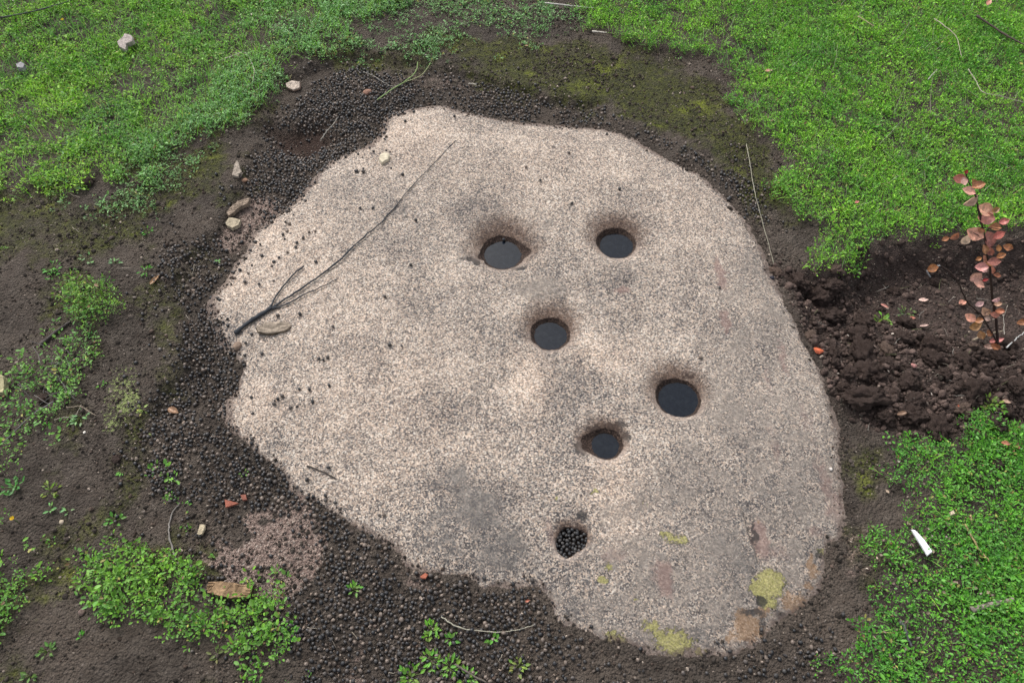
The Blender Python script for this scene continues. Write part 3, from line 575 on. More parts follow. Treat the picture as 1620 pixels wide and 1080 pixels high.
class Build:
    def __init__(s): s.V = []; s.F = []; s.C = []
    def add(s, V, F, col):
        b = len(s.V); s.V += [tuple(v) for v in V]; s.F += [tuple(b+i for i in f) for f in F]
        c = np.asarray(col, float); s.C += [tuple(c)]*len(V) if c.ndim == 1 else [tuple(q) for q in c]
    def tube(s, pts, r0, r1, col, sides=6, knots=0):
        n_ = len(pts); rad = [r0 + (r1-r0)*i/max(n_-1,1) for i in range(n_)]
        if knots: rad = [q*(1 + (.35 if random.random() < knots else random.uniform(-.12,.12))) for q in rad]
        s.add(*tube(pts, rad, sides), col)
    def make(s, name, mat, parent=None, loc=None, smooth=True):
        V = np.array(s.V)
        if loc is None: loc = V.mean(0); loc[2] = V[:,2].min()
        return obj(name, pmesh(name, V - np.array(loc), s.F, mat, smooth, np.array(s.C)), parent, loc)
def px_path(pts, dz): return [P(a, b, dz if not isinstance(dz, (list, tuple)) else dz[i]) for i, (a, b) in enumerate(pts)]
def strand(name, pts, w, col, mat, label, cat, dz=.003, group=None, jit=.0006, r1=None, sides=6, n_=6, knots=.12):
    b = Build(); w = w*(.82 if mat is M_straw else 1); col = tuple(q*(.78 if mat is M_straw else 1) for q in col)
    b.tube(smooth_path(px_path(pts, dz), n_, jit), w, w*.5 if r1 is None else r1, col, sides, knots)
    return tag(b.make(name, mat), label, cat, group)
# a leaf with its own curl: length along x
def leaf_shape(L, W, curl, cup, col, nseg=6, tipk=1.0):
    V = []; F = []; C_ = []
    for i in range(nseg+1):
        t = i/nseg; w_ = W*1.08*math.sin(math.pi*min(1, t*.97+.03)**.78)**.9*(1-.25*t**4)*(1 if t < .99 else .03); a = curl*t
        x = L*math.sin(a)/curl if abs(curl) > 1e-3 else L*t; z = L*(1-math.cos(a))/curl if abs(curl) > 1e-3 else 0
        for j, s_ in enumerate((-1,-.5,0,.5,1)):
            V.append((x, s_*w_/2, z + cup*w_*abs(s_)**1.3)); k = random.uniform(.72,1.22)*(1.35 if s_ == 0 else .85 if abs(s_) == 1 else 1)
            C_.append(tuple(min(1, q*k) for q in col))
    for i in range(nseg):
        for j in range(4): a = i*5+j; F.append((a, a+1, a+6, a+5))
    return V, F, C_

# ------------------------------------------------------------------ droppings
PN = 14
p_mesh = []
for k in range(PN):
    t = random.random(); base = np.array([(.016,.016,.018),(.030,.027,.026),(.066,.054,.047),(.14,.108,.086)][[0,0,0,0,1,1,1,1,1,2,2,2,3,3][k]])
    V, F = lump(2, 100+k, random.uniform(.10,.24), 1.5, (1, random.uniform(.72,.98), random.uniform(.68,.92)), octv=3)
    p_mesh.append((V, F, base, mesh('dropping', V, F, M_pellet, True, None, np.tile(base, (len(V),1)))))
cell = .018; grid = {}
def free(x, y, r, f=.86):
    i, j = int(x//cell), int(y//cell)
    for a in (i-1,i,i+1):
        for b in (j-1,j,j+1):
            for (q, s_, r2) in grid.get((a,b), ()):
                if (q-x)**2 + (s_-y)**2 < (f*(r+r2))**2: return False
    grid.setdefault((i,j), []).append((x, y, r)); return True
clumpf = np.clip(.60 + 1.7*NZ2 + 1.2*NZ1, .03, 1)
fld = np.where(Z_PEL > .5, Z_PEL*np.clip(clumpf+.12, 0, 1), Z_PEL*clumpf)
xs, ys = scatter(fld, 32000); pel = []
order = rng.permutation(len(xs)); xs = xs[order]; ys = ys[order]; zz = surf(xs, ys)
dens = sample(Z_PEL, xs, ys); onrock = rock_d(xs, ys) > .004
for k in range(len(xs)):
    if dens[k] < .4 and random.random() > (.28 if onrock[k] else .45): continue
    r_ = random.triangular(.0026, .0062, .0047)
    if free(xs[k], ys[k], r_): pel.append((xs[k], ys[k], zz[k] + r_*random.uniform(.35,.9), r_, onrock[k]))
    elif dens[k] > .7 and random.random() < .045: pel.append((xs[k], ys[k], zz[k] + r_*random.uniform(1.5,2.1), r_, onrock[k]))
def put_px(lst):
    for (a, b) in lst:
        q = P(a, b); r_ = random.triangular(.0034, .0066, .0052); pel.append((q.x, q.y, q.z + r_*.8, r_, True))
put_px([(609,470),(636,548),(617,547),(855,286),(832,265),(797,377),(1108,566),(1138,456),(658,350),(719,185),(641,193),(637,277),(619,267),(565,272),(575,273),(585,235),(563,272),(570,330),(590,330),(600,815),(608,815),(650,420),(527,517),(519,566),(521,610),(512,570),(447,627),(440,632),(434,640),(474,616),(490,617),(495,636),(505,568),(415,560),(475,498),(900,243),(960,213),(912,202),(980,300),(470,385),(480,378),(455,400),(448,372),(452,352),(500,415),(468,392),(393,433),(388,447),(372,440),(380,428),(410,450),(433,445),(458,355),(905,323),(440,500),(520,740),(1134,1016),(1112,1032),(1290,1010)])
hole6 = []
for ring, rad in enumerate((0, .26, .52, .76, .95)):
    m_ = (1, 6, 12, 18, 22)[ring]
    for k in range(m_):
        a = 2*math.pi*(k+.5*ring)/m_ + random.uniform(-.16,.16); rq = rad*random.uniform(.92,1.05)
        rr_ = float(np.interp((a+math.pi) % (2*math.pi) - math.pi, np.concatenate([h6a-2*np.pi, h6a, h6a+2*np.pi]), np.tile(h6r, 3)))*rq
        x_ = h6c[0] + rr_*math.cos(a); y_ = h6c[1] + rr_*math.sin(a); r_ = random.uniform(.0036,.0054)
        hole6.append((x_, y_, float(rock_top(x_, y_)) - .0065 + random.uniform(-.004,.002), r_))
cy0 = CAM_H*sp
def depth(q): return q[1]*cp + (CAM_H - q[2])*sp
def inframe(q):
    d_ = depth(q); u = 810 + q[0]/d_*FPX; v = 540 - (q[1]*sp + (q[2]-CAM_H)*cp)/d_*FPX
    return -8 < u < 1628 and -8 < v < 1088
pel = [q for q in pel if depth(q) > .3]
vis = [q for q in pel if inframe(q)]; rest = [q for q in pel if not inframe(q)]
vis.sort(key=lambda q: -(q[3]/depth(q))*(1.35 if q[4] else 1))
NI = 298 - len(hole6)
def place_pellet(q, label, group, dark=False):
    k = random.randrange(7 if dark else PN)
    o = obj('dropping', p_mesh[k][3], None, q[:3], (random.uniform(0,6.28), random.uniform(0,6.28), random.uniform(0,6.28)), (q[3],)*3)
    tag(o, label, 'dropping', group)
for q in hole6: place_pellet(q, 'round black dropping packed in the small angular mortar hole', 'droppings packed in the small mortar hole', True)
for q in vis[:NI]:
    if q[4]: place_pellet(q, 'round dark dropping lying loose on the pale boulder', 'droppings loose on the boulder')
    else: place_pellet(q, 'round dark dropping in the bed of droppings along the boulder edge', 'droppings bedded along the boulder edge')
many = vis[NI:] + rest
def rotm(n_):
    q = rng.normal(size=(n_,4)); q /= np.linalg.norm(q, axis=1)[:,None]; a,b,c,d = q.T
    return np.stack([np.stack([1-2*(c*c+d*d), 2*(b*c-d*a), 2*(b*d+c*a)],-1), np.stack([2*(b*c+d*a), 1-2*(b*b+d*d), 2*(c*d-b*a)],-1), np.stack([2*(b*d-c*a), 2*(c*d+b*a), 1-2*(b*b+c*c)],-1)],1)
def merge(protos, pos, scl, cols, name, mat, smooth=True):
    VV = []; FF = []; CC = []; b = 0; sel = rng.integers(0, len(protos), len(pos))
    for k, (V, F) in enumerate(protos):
        i = np.nonzero(sel == k)[0]; m_ = len(i)
        if not m_: continue
        v = np.einsum('nij,vj->nvi', rotm(m_), V)*scl[i][:,None,None] + pos[i][:,None,:]
        VV.append(v.reshape(-1,3)); FF.append((F[None] + (np.arange(m_)*len(V))[:,None,None]).reshape(-1, F.shape[1]) + b); CC.append(np.repeat(cols[i], len(V), 0)); b += m_*len(V)
    return obj(name, mesh(name, np.concatenate(VV), np.concatenate(FF), mat, smooth, None, np.concatenate(CC)))
mp = np.array([q[:3] for q in many]); mr = np.array([q[3] for q in many])
pc = np.array([q[2] for q in p_mesh])[rng.integers(0, PN, len(mp))]*rng.uniform(.75,1.3,len(mp))[:,None]
o = merge([(V, F) for V, F in (lump(2, 300+k, .09+.025*k, 1.5, (1,.95-.04*k,.9-.04*k), octv=3) for k in range(7))], mp, mr, pc, 'droppings', M_pellet)
tag(o, 'thick bed of small dark droppings on the soil around the boulder edge', 'droppings', kind='stuff')
print('pellets', len(pel), len(vis))

# ------------------------------------------------------------------ soil crumbs, grit, litter (uncountable)
bare = np.clip(1 - mx(z_grass_tr, z_grass_tl*.8, z_grass_br*.8), 0, 1)*(RSDF < .0)
inner = np.clip(bare, 0, 1)*np.clip(.35+1.2*NZ1, .05, 1)
x, y = scatter(np.maximum(inner*.85, np.maximum(Z_PEL*(RSDF < .01)*.45, .8*np.clip(1-(RSDF+.012)/.045, 0, 1)*(RSDF > -.02))), 26000); N = len(x)
z = surf(x, y); s_ = rng.lognormal(-6.12, .42, N); t = rng.uniform(0, 1, N)
col = np.where(t[:,None] < .66, np.array([.068,.056,.046])[None], np.where(t[:,None] < .86, np.array([.11,.08,.064])[None], np.array([.34,.28,.23])[None]))*rng.uniform(.6,1.4,N)[:,None]
s_ = np.where(t > .9, s_*.75, s_)
lp = [lump(1, 400+k, .3, 1.5, (1,.8,.65), octv=2) for k in range(6)]
tag(merge(lp, np.stack([x, y, z+s_*.3], 1), s_, col, 'gravel', M_clod, False), 'fine grit and soil crumbs with pale grains on the bare ground', 'gravel', kind='stuff')
x, y = scatter(inner*(1-z_dug)*np.clip(.3+1.6*NZ2+.8*NZ1, .05, 1), 9000); N = len(x); s_ = np.minimum(rng.lognormal(-5.75, .42, N), .009)
col = np.array([.072,.059,.049])[None]*rng.uniform(.6,1.6,N)[:,None]
lp3 = [lump(2, 440+k, .34, 1.4, (1,.85,.6), octv=3) for k in range(6)]
tag(merge(lp3, np.stack([x, y, surf(x, y)+s_*.12], 1), s_, col, 'soil_crumbs', M_clod, True), 'small dull brown crumbs of earth on the bare ground left of the boulder', 'soil', kind='stuff')
x, y = scatter(np.clip(Z_PEL*1.4, 0, 1)*(RSDF < .012)*np.clip(.55+1.2*NZ2, .1, 1), 8000); N = len(x); s_ = np.clip(rng.lognormal(-5.75, .35, N), .0015, .0058)
col = np.array([[.05,.042,.037],[.10,.08,.067],[.035,.032,.032],[.22,.17,.135]])[rng.choice(4, N, p=[.4,.3,.2,.1])]*rng.uniform(.7,1.3,N)[:,None]
tag(merge([lump(1, 460+k, .45, 1.6, (1,.75,.55), octv=2) for k in range(7)], np.stack([x, y, surf(x, y)+s_*.5], 1), s_, col, 'gravel', M_stone, False), 'angular brown grit mixed in between the dark droppings', 'gravel', kind='stuff')
x, y = scatter(z_clods*.9 + .3*z_dug, 8000); N = len(x); s_ = np.minimum(rng.lognormal(-5.45, .5, N), .013)
col = np.array([.092,.065,.055])[None]*rng.uniform(.55,1.7,N)[:,None]
keep = rock_d(x, y) < .004; x, y, s_, col = x[keep], y[keep], s_[keep], col[keep]
lp2 = [lump(2, 420+k, .36, 1.4, (1,.85,.7), octv=3) for k in range(8)]
tag(merge(lp2, np.stack([x, y, ground_h(x, y)+s_*.25], 1), s_, col, 'soil_crumbs', M_clod, True), 'loose dark crumbs of freshly dug soil right of the boulder', 'soil', kind='stuff')

x, y = scatter(np.maximum(litz*2.2, .12*z_grass_br + .10*z_grass_tl + .15*z_clods), 900); N = len(x)
me = leaf_mesh('leaf_litter', np.stack([x, y, ground_h(x, y)+rng.uniform(.004,.016,N)], 1), rng.uniform(0,6.28,N), rng.uniform(-.2,.3,N), rng.normal(0,.4,N), rng.uniform(.004,.013,N), rng.uniform(.003,.007,N), np.array([[.34,.26,.19],[.20,.15,.12],[.42,.36,.31],[.12,.085,.07]])[rng.integers(0,4,N)]*rng.uniform(.7,1.2,N)[:,None], M_straw)
tag(obj('leaf_litter', me), 'small tan and grey dry leaf bits lying in the green cover', 'litter', kind='stuff')

# ------------------------------------------------------------------ clods of dug soil
big_m = [mesh('soil_clod', *(lump(4, 500+k, .42, 1.5, (1, random.uniform(.72,.95), random.uniform(.6,.8)), octv=6, ridge=True, facet=1.5)), M_clod, True, None, np.tile((.105,.073,.061), (len(ICO[4][0]),1))) for k in range(9)]
lite_m = [mesh('soil_clod', *(lump(4, 520+k, .34, 1.5, (1, random.uniform(.75,.95), random.uniform(.65,.8)), octv=5, facet=1.2)), M_clod, True, None, np.tile((.22,.155,.122), (len(ICO[4][0]),1))) for k in range(4)]
small_m = [mesh('soil_clod', *(lump(3, 540+k, .48, 1.6, (1, .85, .75), octv=5, ridge=True, facet=1.0)), M_clod, True, None, np.tile((.098,.069,.058), (len(ICO[3][0]),1))) for k in range(8)]
def clod(me, px, py, r, label, group=None, sq=1.0, rz=None):
    q = P(px, py); s_ = r/ppm(px, py)
    o = obj('soil_clod', me, None, (q.x, q.y, q.z + s_*.30), (random.uniform(-.5,.5), random.uniform(-.4,.4), random.uniform(0,6.28) if rz is None else rz), (s_*sq, s_, s_*.95))
    return tag(o, label, 'soil clod', group)
G = 'clods of dug soil heaped right of the boulder'
named = [(605,520,33,1,'pale brown clod with a small pit on the boulder edge behind the orange leaf',1),(440,215,26,1,'pale brown clod on the boulder rim near the far grass',1.2),(850,815,75,0,'largest dark clod, long and broad, lying nearest the lower boulder edge',1.35),
 (965,590,38,1,'paler brown crumbly clod in the middle of the dug heap',1.1),(1375,565,26,1,'small pale brown clod below the arching twig of the red leaved sapling',1),(1190,265,28,0,'lone dark clod on the smooth dug slope under the bent straw',1.1),
 (1200,955,58,0,'broad dark clod on the near side of the heap beside the green cover',1.1),(720,200,26,1,'pale clod just below the tongue of green cover',1.1),(1330,855,38,1,'reddish brown clod near the right edge of the heap',1.1),(1380,775,52,0,'rounded dark clod on the right of the heap',1)]
for (a, b, r_, li, lab, sq) in named: clod(random.choice(lite_m if li else big_m), 1080+a/3, 360+b/3, r_/3, lab, G, sq, 0 if sq > 1.3 else None)
for (a, b, r_) in [(545,265,42),(645,335,55),(700,430,52),(710,275,45),(835,520,50),(860,450,42),(850,600,58),(1065,745,45),(1180,640,48),(1185,570,42),(1340,640,45),(1320,750,20),(1080,900,60),(1085,830,38),(860,690,48),(1500,620,40),(1085,1005,20),(1060,460,36),(1040,530,38),(780,700,32),(960,650,30),(640,390,32),(1000,310,26),(1490,930,42),(1250,540,25),(720,600,32),(930,720,36),(1250,700,36),(1440,700,34),(1540,560,40),(1580,760,42),(960,900,34),(1000,800,30),(760,760,26),(640,300,30)]:
    clod(random.choice(big_m), 1080+a/3, 360+b/3, r_/3*1.12, 'dark crumbly clod of dug soil in the heap right of the boulder', G, random.uniform(.9,1.25))
xs, ys = scatter(z_clods*(rock_d(GXX, GYY) < -.03), 230)
for k in range(len(xs)):
    q = (xs[k], ys[k], 0.02)
    if not inframe(q): continue
    s_ = random.triangular(.007,.019,.010)
    tag(obj('soil_clod', random.choice(small_m), None, (xs[k], ys[k], float(ground_h(xs[k], ys[k]))+s_*.25), (random.uniform(0,6),random.uniform(0,6),random.uniform(0,6)), (s_,s_*random.uniform(.8,1.1),s_*.85)),
        'small dark crumb of soil filling between the big clods right of the boulder', 'soil clod', 'small clods between the big ones')
for (a, b, r_, lab) in [(70,632,9,'dark lump of worm cast soil among the weeds by the yellowish stone'),(185,727,8,'dark soil lump on the bare ground below the pale lichen patch'),(140,290,8,'dark soil lump at the lower edge of the patchy weeds'),(222,293,7,'reddish soil lump right below the patchy weeds'),(1575,735,11,'dark soil mound in the clover below the dug heap'),(1516,925,11,'dark worm cast in the clover behind the grey stick'),(1450,1035,6,'dark soil lump in the near clover beside the dark twig'),(1532,773,7,'reddish brown crumb in the clover above the yellow stalk')]:
    clod(random.choice(small_m), a, b, r_, lab, None, 1.1)

# ------------------------------------------------------------------ twigs and stalks
BLK = (.030,.034,.040)
b = Build()
b.tube(smooth_path(px_path([(371,527),(400,505),(430,487)], [.005,.005,.005]), 6, .0010), .0052, .0040, BLK, 8, .3)
b.tube(smooth_path(px_path([(429,488),(452,472),(480,454),(530,418),(575,375),(605,350),(650,297),(690,255),(721,222)], [.005,.005,.006,.006,.006,.005,.004,.003,.002]), 5, .0012), .0028, .0008, BLK, 7, .25)
b.tube(smooth_path(px_path([(426,488),(440,464),(458,441),(470,429),(481,421)], [.005,.005,.006,.006,.005]), 5, .0008), .0026, .0018, BLK, 7, .2)
b.tube(smooth_path(px_path([(428,489),(450,482),(480,467),(508,454),(534,441)], [.0045,.0045,.005,.005,.003]), 5, .0008), .0024, .0010, BLK, 7, .2)
tag(b.make('twig', M_twig), 'long thin black forked twig lying across the left of the boulder', 'twig')
GRY = (.17,.155,.14); STR = (.42,.36,.24); PAL = (.52,.48,.40); DRK = (.045,.036,.030)
strand('twig', [(64,545),(85,528),(100,517),(112,508)], .0052, (.06,.05,.045), M_twig, 'short thick dark twig on bare soil below the mossy weed clump', 'twig', .004)
strand('twig', [(486,737),(500,741),(515,748),(531,757)], .0022, DRK, M_twig, 'small dark curved twig on the boulder near the bed of droppings', 'twig')
strand('twig', [(278,884),(271,860),(267,838),(272,812),(285,795)], .0022, GRY, M_twig, 'grey curved twig above the clover patch', 'twig', .004)
strand('stick', [(1536,965),(1560,958),(1585,952),(1603,948)], .0062, (.24,.20,.175), M_twig, 'thick grey stick lying in the clover at the right edge', 'stick', .012, r1=.005)
strand('twig', [(1425,983),(1432,995),(1437,1010),(1443,1022)], .0038, (.07,.07,.075), M_twig, 'dark bent twig in the near clover left of the grey stick', 'twig', .012)
strand('stalk', [(1527,829),(1538,850),(1550,870),(1563,884),(1570,897)], .0030, (.40,.30,.15), M_straw, 'long yellow dry stalk in the clover right of the white shard', 'stalk', .014)
strand('stalk', [(1535,814),(1537,822),(1538,828)], .0026, (.40,.30,.15), M_straw, 'short yellow stalk at the tip of the long yellow stalk', 'stalk', .014)
strand('stalk', [(698,975),(722,990),(755,997),(790,999),(820,995),(845,988)], .0016, (.38,.36,.28), M_straw, 'long pale arched stalk on the droppings at the near edge', 'stalk', .010)
strand('stalk', [(1181,228),(1187,262),(1193,300),(1202,335),(1212,372),(1224,418)], .0016, (.34,.32,.24), M_straw, 'long fine dry stalk along the far right edge of the boulder', 'stalk', .012)
strand('stalk', [(862,5),(890,8),(915,11),(942,13)], .0030, (.55,.53,.48), M_straw, 'white dry stalk in the grass at the far edge', 'stalk', .015)
strand('stalk', [(937,50),(950,51),(960,52)], .0035, (.65,.60,.52), M_straw, 'short white stalk piece where the far grass meets moss', 'stalk', .010)
strand('stalk', [(741,133),(748,133),(754,134)], .0030, (.55,.50,.42), M_straw, 'tiny pale stalk piece on the droppings along the far boulder edge', 'stalk', .008)
b = Build()
b.tube(smooth_path(px_path([(597,158),(620,142),(645,126),(658,113),(661,98)], .012), 6, .0006), .0018, .0014, (.20,.30,.10), 6, 0)
b.tube(smooth_path(px_path([(636,132),(655,125),(668,118),(678,105),(682,96)], .012), 6, .0006), .0014, .0010, (.30,.32,.16), 6, 0)
tag(b.make('stalk', M_straw), 'pale green forked grass stalk lying on the droppings at the far left boulder edge', 'stalk')
strand('stalk', [(575,114),(592,121),(606,130),(622,137),(634,134)], .0012, (.40,.37,.32), M_straw, 'thin grey stalk left of the pale green forked stalk', 'stalk', .010)
strand('twig', [(508,222),(517,208),(528,196),(534,186)], .0020, (.28,.26,.22), M_twig, 'thin grey twig on the droppings beside the reddish pit', 'twig', .010)
strand('twig', [(345,97),(365,90),(386,83),(396,95),(402,112),(400,130)], .0018, (.42,.38,.32), M_twig, 'bent pale twig in the weeds left of the droppings', 'twig', .014)
strand('twig', [(-10,30),(30,23),(70,14),(115,0),(140,-10)], .0026, (.04,.04,.045), M_twig, 'dark thin stem at the far left corner', 'twig', .02)
strand('twig', [(1545,25),(1570,42),(1595,58),(1630,76)], .0040, (.06,.042,.034), M_twig, 'dark brown bare stem at the far right corner', 'twig', .03)
strand('stalk', [(1478,30),(1495,42),(1512,57),(1517,72),(1521,90)], .0022, (.40,.36,.27), M_straw, 'kinked pale stalk in the far right grass', 'stalk', .028)
strand('stalk', [(1532,110),(1545,130),(1555,146),(1585,153),(1622,163)], .0022, (.36,.34,.25), M_straw, 'bent pale stalk in the grass at the right edge', 'stalk', .028)
strand('stalk', [(1357,26),(1370,34),(1383,42)], .0024, (.42,.36,.2), M_straw, 'short straw coloured stalk in the far grass', 'stalk', .03)
strand('stalk', [(1468,126),(1473,120),(1479,114),(1482,110)], .0018, (.5,.46,.42), M_straw, 'short pale seed stalk in the right grass', 'stalk', .03)
strand('stalk', [(1540,538),(1552,532),(1566,528),(1586,523)], .0040, (.30,.24,.17), M_straw, 'thick tan stalk at the foot of the red leaved sapling', 'stalk', .016)
b = Build(); b.tube(smooth_path(px_path([(1472,438),(1471,425),(1473,420),(1485,413),(1502,403)], [.0,.02,.03,.03,.028]), 5, .0005), .0022, .0016, (.42,.42,.42), 6, 0)
tag(b.make('stalk', M_straw), 'pale grey bent straw standing on the dug slope', 'stalk')
strand('twig', [(85,635),(60,650),(38,668),(15,690),(-8,712)], .0018, (.16,.15,.15), M_twig, 'long grey stem among the weeds at the left edge', 'twig', .012)
strand('twig', [(105,645),(118,643),(128,643),(140,650),(152,657)], .0018, (.20,.16,.12), M_twig, 'thin tan root below the straggling weeds on bare soil', 'twig', .008)
strand('twig', [(86,664),(102,660),(117,659),(124,649),(129,640)], .0016, (.24,.21,.17), M_twig, 'thin pale root under the sage seedling on bare soil', 'twig', .006)
strand('twig', [(720,1050),(735,1060),(752,1070),(770,1079)], .0030, (.10,.085,.07), M_twig, 'dark twig on the droppings at the near frame edge', 'twig', .010)
for k in range(22):                                   # fine dry straws threaded through the far right grass
    a = random.uniform(1120,1610); c_ = random.uniform(10,330)
    if c_ > 300 or (a < 1240 and c_ > 120 + (a-1120)*.8): continue
    th = random.choice([random.gauss(-1.1,.35), random.gauss(-.5,.4), random.gauss(.9,.4)]); L_ = random.uniform(25,75)
    strand('straw', [(a,c_),(a+L_*.5*math.cos(th)+random.uniform(-4,4), c_+L_*.5*math.sin(th)),(a+L_*math.cos(th), c_+L_*math.sin(th))], random.uniform(.0007,.0011), random.choice([(.24,.27,.17),(.30,.31,.20),(.20,.28,.13)]), M_straw,
        'fine pale dry straw threaded through the bright grass beyond the boulder', 'straw', random.uniform(.02,.035), 'fine dry straws in the bright grass', sides=5, n_=4, knots=0)
for k in range(26):                                   # grey dry stems in the left weeds
    a, c_ = random.gauss(72,26), random.gauss(600,26); th = random.uniform(0,6.28); L_ = random.uniform(14,42)
    strand('straw', [(a,c_),(a+L_*.5*math.cos(th)+random.uniform(-3,3), c_+L_*.4*math.sin(th)),(a+L_*math.cos(th), c_+L_*.8*math.sin(th))], .0008, random.choice([(.22,.21,.20),(.30,.28,.26),(.16,.15,.15)]), M_straw,
        'thin grey dry stem in the straggling weeds by the yellowish stone', 'straw', random.uniform(.008,.025), 'grey dry stems in the left weeds', sides=5, n_=4, knots=0)
for k in range(30):
    a, c_ = random.choice([(random.uniform(30,330), random.uniform(250,420)), (random.uniform(180,350), random.uniform(380,620)), (random.uniform(480,860), random.uniform(880,1070)), (random.uniform(1290,1620), random.uniform(440,680))]); th = random.uniform(0,3.14); L_ = random.uniform(8,26)
    if float(rock_d(*at(a, c_))) > -.02: continue
    strand('straw', [(a,c_),(a+L_*.5*math.cos(th)+random.uniform(-2,2), c_+L_*.4*math.sin(th)),(a+L_*math.cos(th), c_+L_*.8*math.sin(th))], .0009, random.choice([(.30,.26,.2),(.42,.37,.30),(.20,.17,.14)]), M_straw,
        'short dry straw bit lying on dark soil or droppings', 'straw', .006, 'short straw bits on the soil', sides=5, n_=3, knots=0)

# ------------------------------------------------------------------ chips, stones, shards
def slab(name, outline, thick, mat, col, label, cat, lift=.002, tilt=(0,0), edgecol=None, rough=.0020, grooves=0, gdir=0.0):
    import bmesh
    pts = [P(a, b, 0) for a, b in outline]; c_ = sum(pts, Vector())/len(pts)
    bm = bmesh.new(); vs = [bm.verts.new((p.x-c_.x, p.y-c_.y, 0)) for p in pts]
    f = bm.faces.new(vs)
    if f.normal.z < 0: f.normal_flip()
    e = bmesh.ops.extrude_face_region(bm, geom=[f]); up = [v for v in e['geom'] if isinstance(v, bmesh.types.BMVert)]
    for v in up: v.co.z += thick; v.co.x *= .93; v.co.y *= .93
    bmesh.ops.recalc_face_normals(bm, faces=bm.faces)
    bmesh.ops.triangulate(bm, faces=bm.faces); bmesh.ops.subdivide_edges(bm, edges=bm.edges, cuts=5, use_grid_fill=True)
    cols = []
    for v in bm.verts:
        q = Vector((v.co.x+c_.x, v.co.y+c_.y, v.co.z))
        d = mnoise.fractal(q*90, .6, 2.0, 4); k = 1 + .25*d
        if grooves:
            u = -v.co.x*math.sin(gdir) + v.co.y*math.cos(gdir); w_ = math.sin(u*grooves*2*math.pi + 1.2*mnoise.noise(q*40)); v.co.z += thick*.10*w_*(v.co.z > thick*.5); k *= 1 + .28*w_
        v.co += Vector((d, mnoise.noise(q*80+Vector((9,9,9))), d*.7))*rough
        t = 1 if v.co.z > thick*.55 else 0; cc = col if t or edgecol is None else edgecol
        cols.append([min(1, max(.005, x_*k)) for x_ in cc])
    me = bpy.data.meshes.new(name); bm.to_mesh(me); bm.free()
    c4 = np.ones((len(cols),4), np.float32); c4[:,:3] = cols; at_ = me.attributes.new('tint','FLOAT_COLOR','POINT'); at_.data.foreach_set('color', c4.ravel())
    me.materials.append(mat); me.polygons.foreach_set('use_smooth', [False]*len(me.polygons))
    o = obj(name, me, None, (c_.x, c_.y, c_.z + lift), (tilt[0], tilt[1], 0)); return tag(o, label, cat)
TAN = (.27,.20,.145)
slab('bark_piece', [(406,522),(420,513),(440,511),(458,511),(461,519),(452,526),(430,531),(409,530)], .009, M_bark, (.25,.205,.16), 'flat tan bark piece on the boulder beside the forked twig', 'bark', .001, (.03,.02), (.12,.09,.06), grooves=130, gdir=0.05)
slab('bark_chunk', [(330,932),(334,923),(350,923),(375,925),(406,928),(402,940),(398,948),(370,949),(350,946),(331,940)], .017, M_bark, (.25,.165,.095), 'thick striated brown bark chunk at the edge of the clover patch', 'bark', .006, (.10,.03), (.09,.06,.04), grooves=210, gdir=-.06)
slab('wood_chip', [(453,137),(463,135),(477,136),(476,143),(465,146),(455,143)], .010, M_bark, (.42,.35,.29), 'white chip with lit top and shaded sides in its colour at the far left end of the droppings', 'chip', .006, (.2,0), (.3,.2,.15))  # bright lit top and shaded front put into its two colours
slab('bark_piece', [(368,281),(373,265),(378,259),(385,279),(378,283)], .012, M_bark, (.29,.245,.20), 'pale triangular chip where soil meets the droppings', 'chip', .004, (.15,.1))
slab('bark_piece', [(357,336),(365,329),(380,325),(399,321),(396,329),(382,335),(369,342),(360,343)], .012, M_bark, (.24,.185,.14), 'long brown bark piece left of the boulder between two pale chips', 'bark', .004, (.05,.05), grooves=110, gdir=.4)
slab('wood_chip', [(357,353),(364,348),(383,352),(381,362),(370,367),(360,362)], .011, M_bark, (.33,.28,.20), 'cream bark chip just below the long brown bark piece', 'chip', .004)
slab('stone_chip', [(600,256),(602,249),(611,245),(617,248),(616,255),(605,262)], .010, M_stone, (.50,.44,.33), 'cream stone chip lying alone on the far left of the boulder', 'chip', .002)
slab('wood_chip', [(314,847),(319,833),(326,832),(327,838),(322,847),(317,849)], .008, M_bark, (.38,.32,.22), 'pale tan chip on soil above the bark chunk', 'chip', .004)
slab('terracotta_shard', [(358,793),(380,798),(359,805)], .007, M_stone, (.30,.105,.07), 'triangular red terracotta shard on the droppings', 'shard', .006, (.1,.05), rough=.0004)
slab('terracotta_shard', [(382,785),(391,785),(393,793),(386,794)], .006, M_stone, (.22,.085,.06), 'small dark red shard beside the triangular terracotta one', 'shard', .006, rough=.0004)
slab('terracotta_shard', [(665,914),(673,908),(678,910),(674,917),(667,917)], .005, M_stone, (.30,.10,.06), 'small red brown shard on droppings at the near boulder edge', 'shard', .006, rough=.0004)
slab('stone_chip', [(0,606),(8,600),(16,602),(17,617),(12,628),(0,626)], .020, M_stone, (.38,.34,.20), 'yellowish angular stone at the left frame edge', 'stone', .010, (.2,.1))
slab('stone_chip', [(191,77),(200,72),(205,66),(216,69),(217,77),(206,80),(203,89),(193,84)], .018, M_stone, (.36,.31,.285), 'pale pinkish stone in the far left weeds', 'stone', .014, (.2,0))
slab('stone_chip', [(32,113),(40,109),(45,112),(43,118),(34,118)], .016, M_stone, (.26,.25,.26), 'grey stone half hidden in the far left weeds', 'stone', .012)
slab('white_shard', [(1432,844),(1437,845),(1452,860),(1466,880),(1458,886),(1450,873),(1441,859)], .005, M_stone, (.80,.80,.82), 'long white tapering shard on the clover right of the boulder', 'shard', .026, (.15,-.1), rough=.0003)
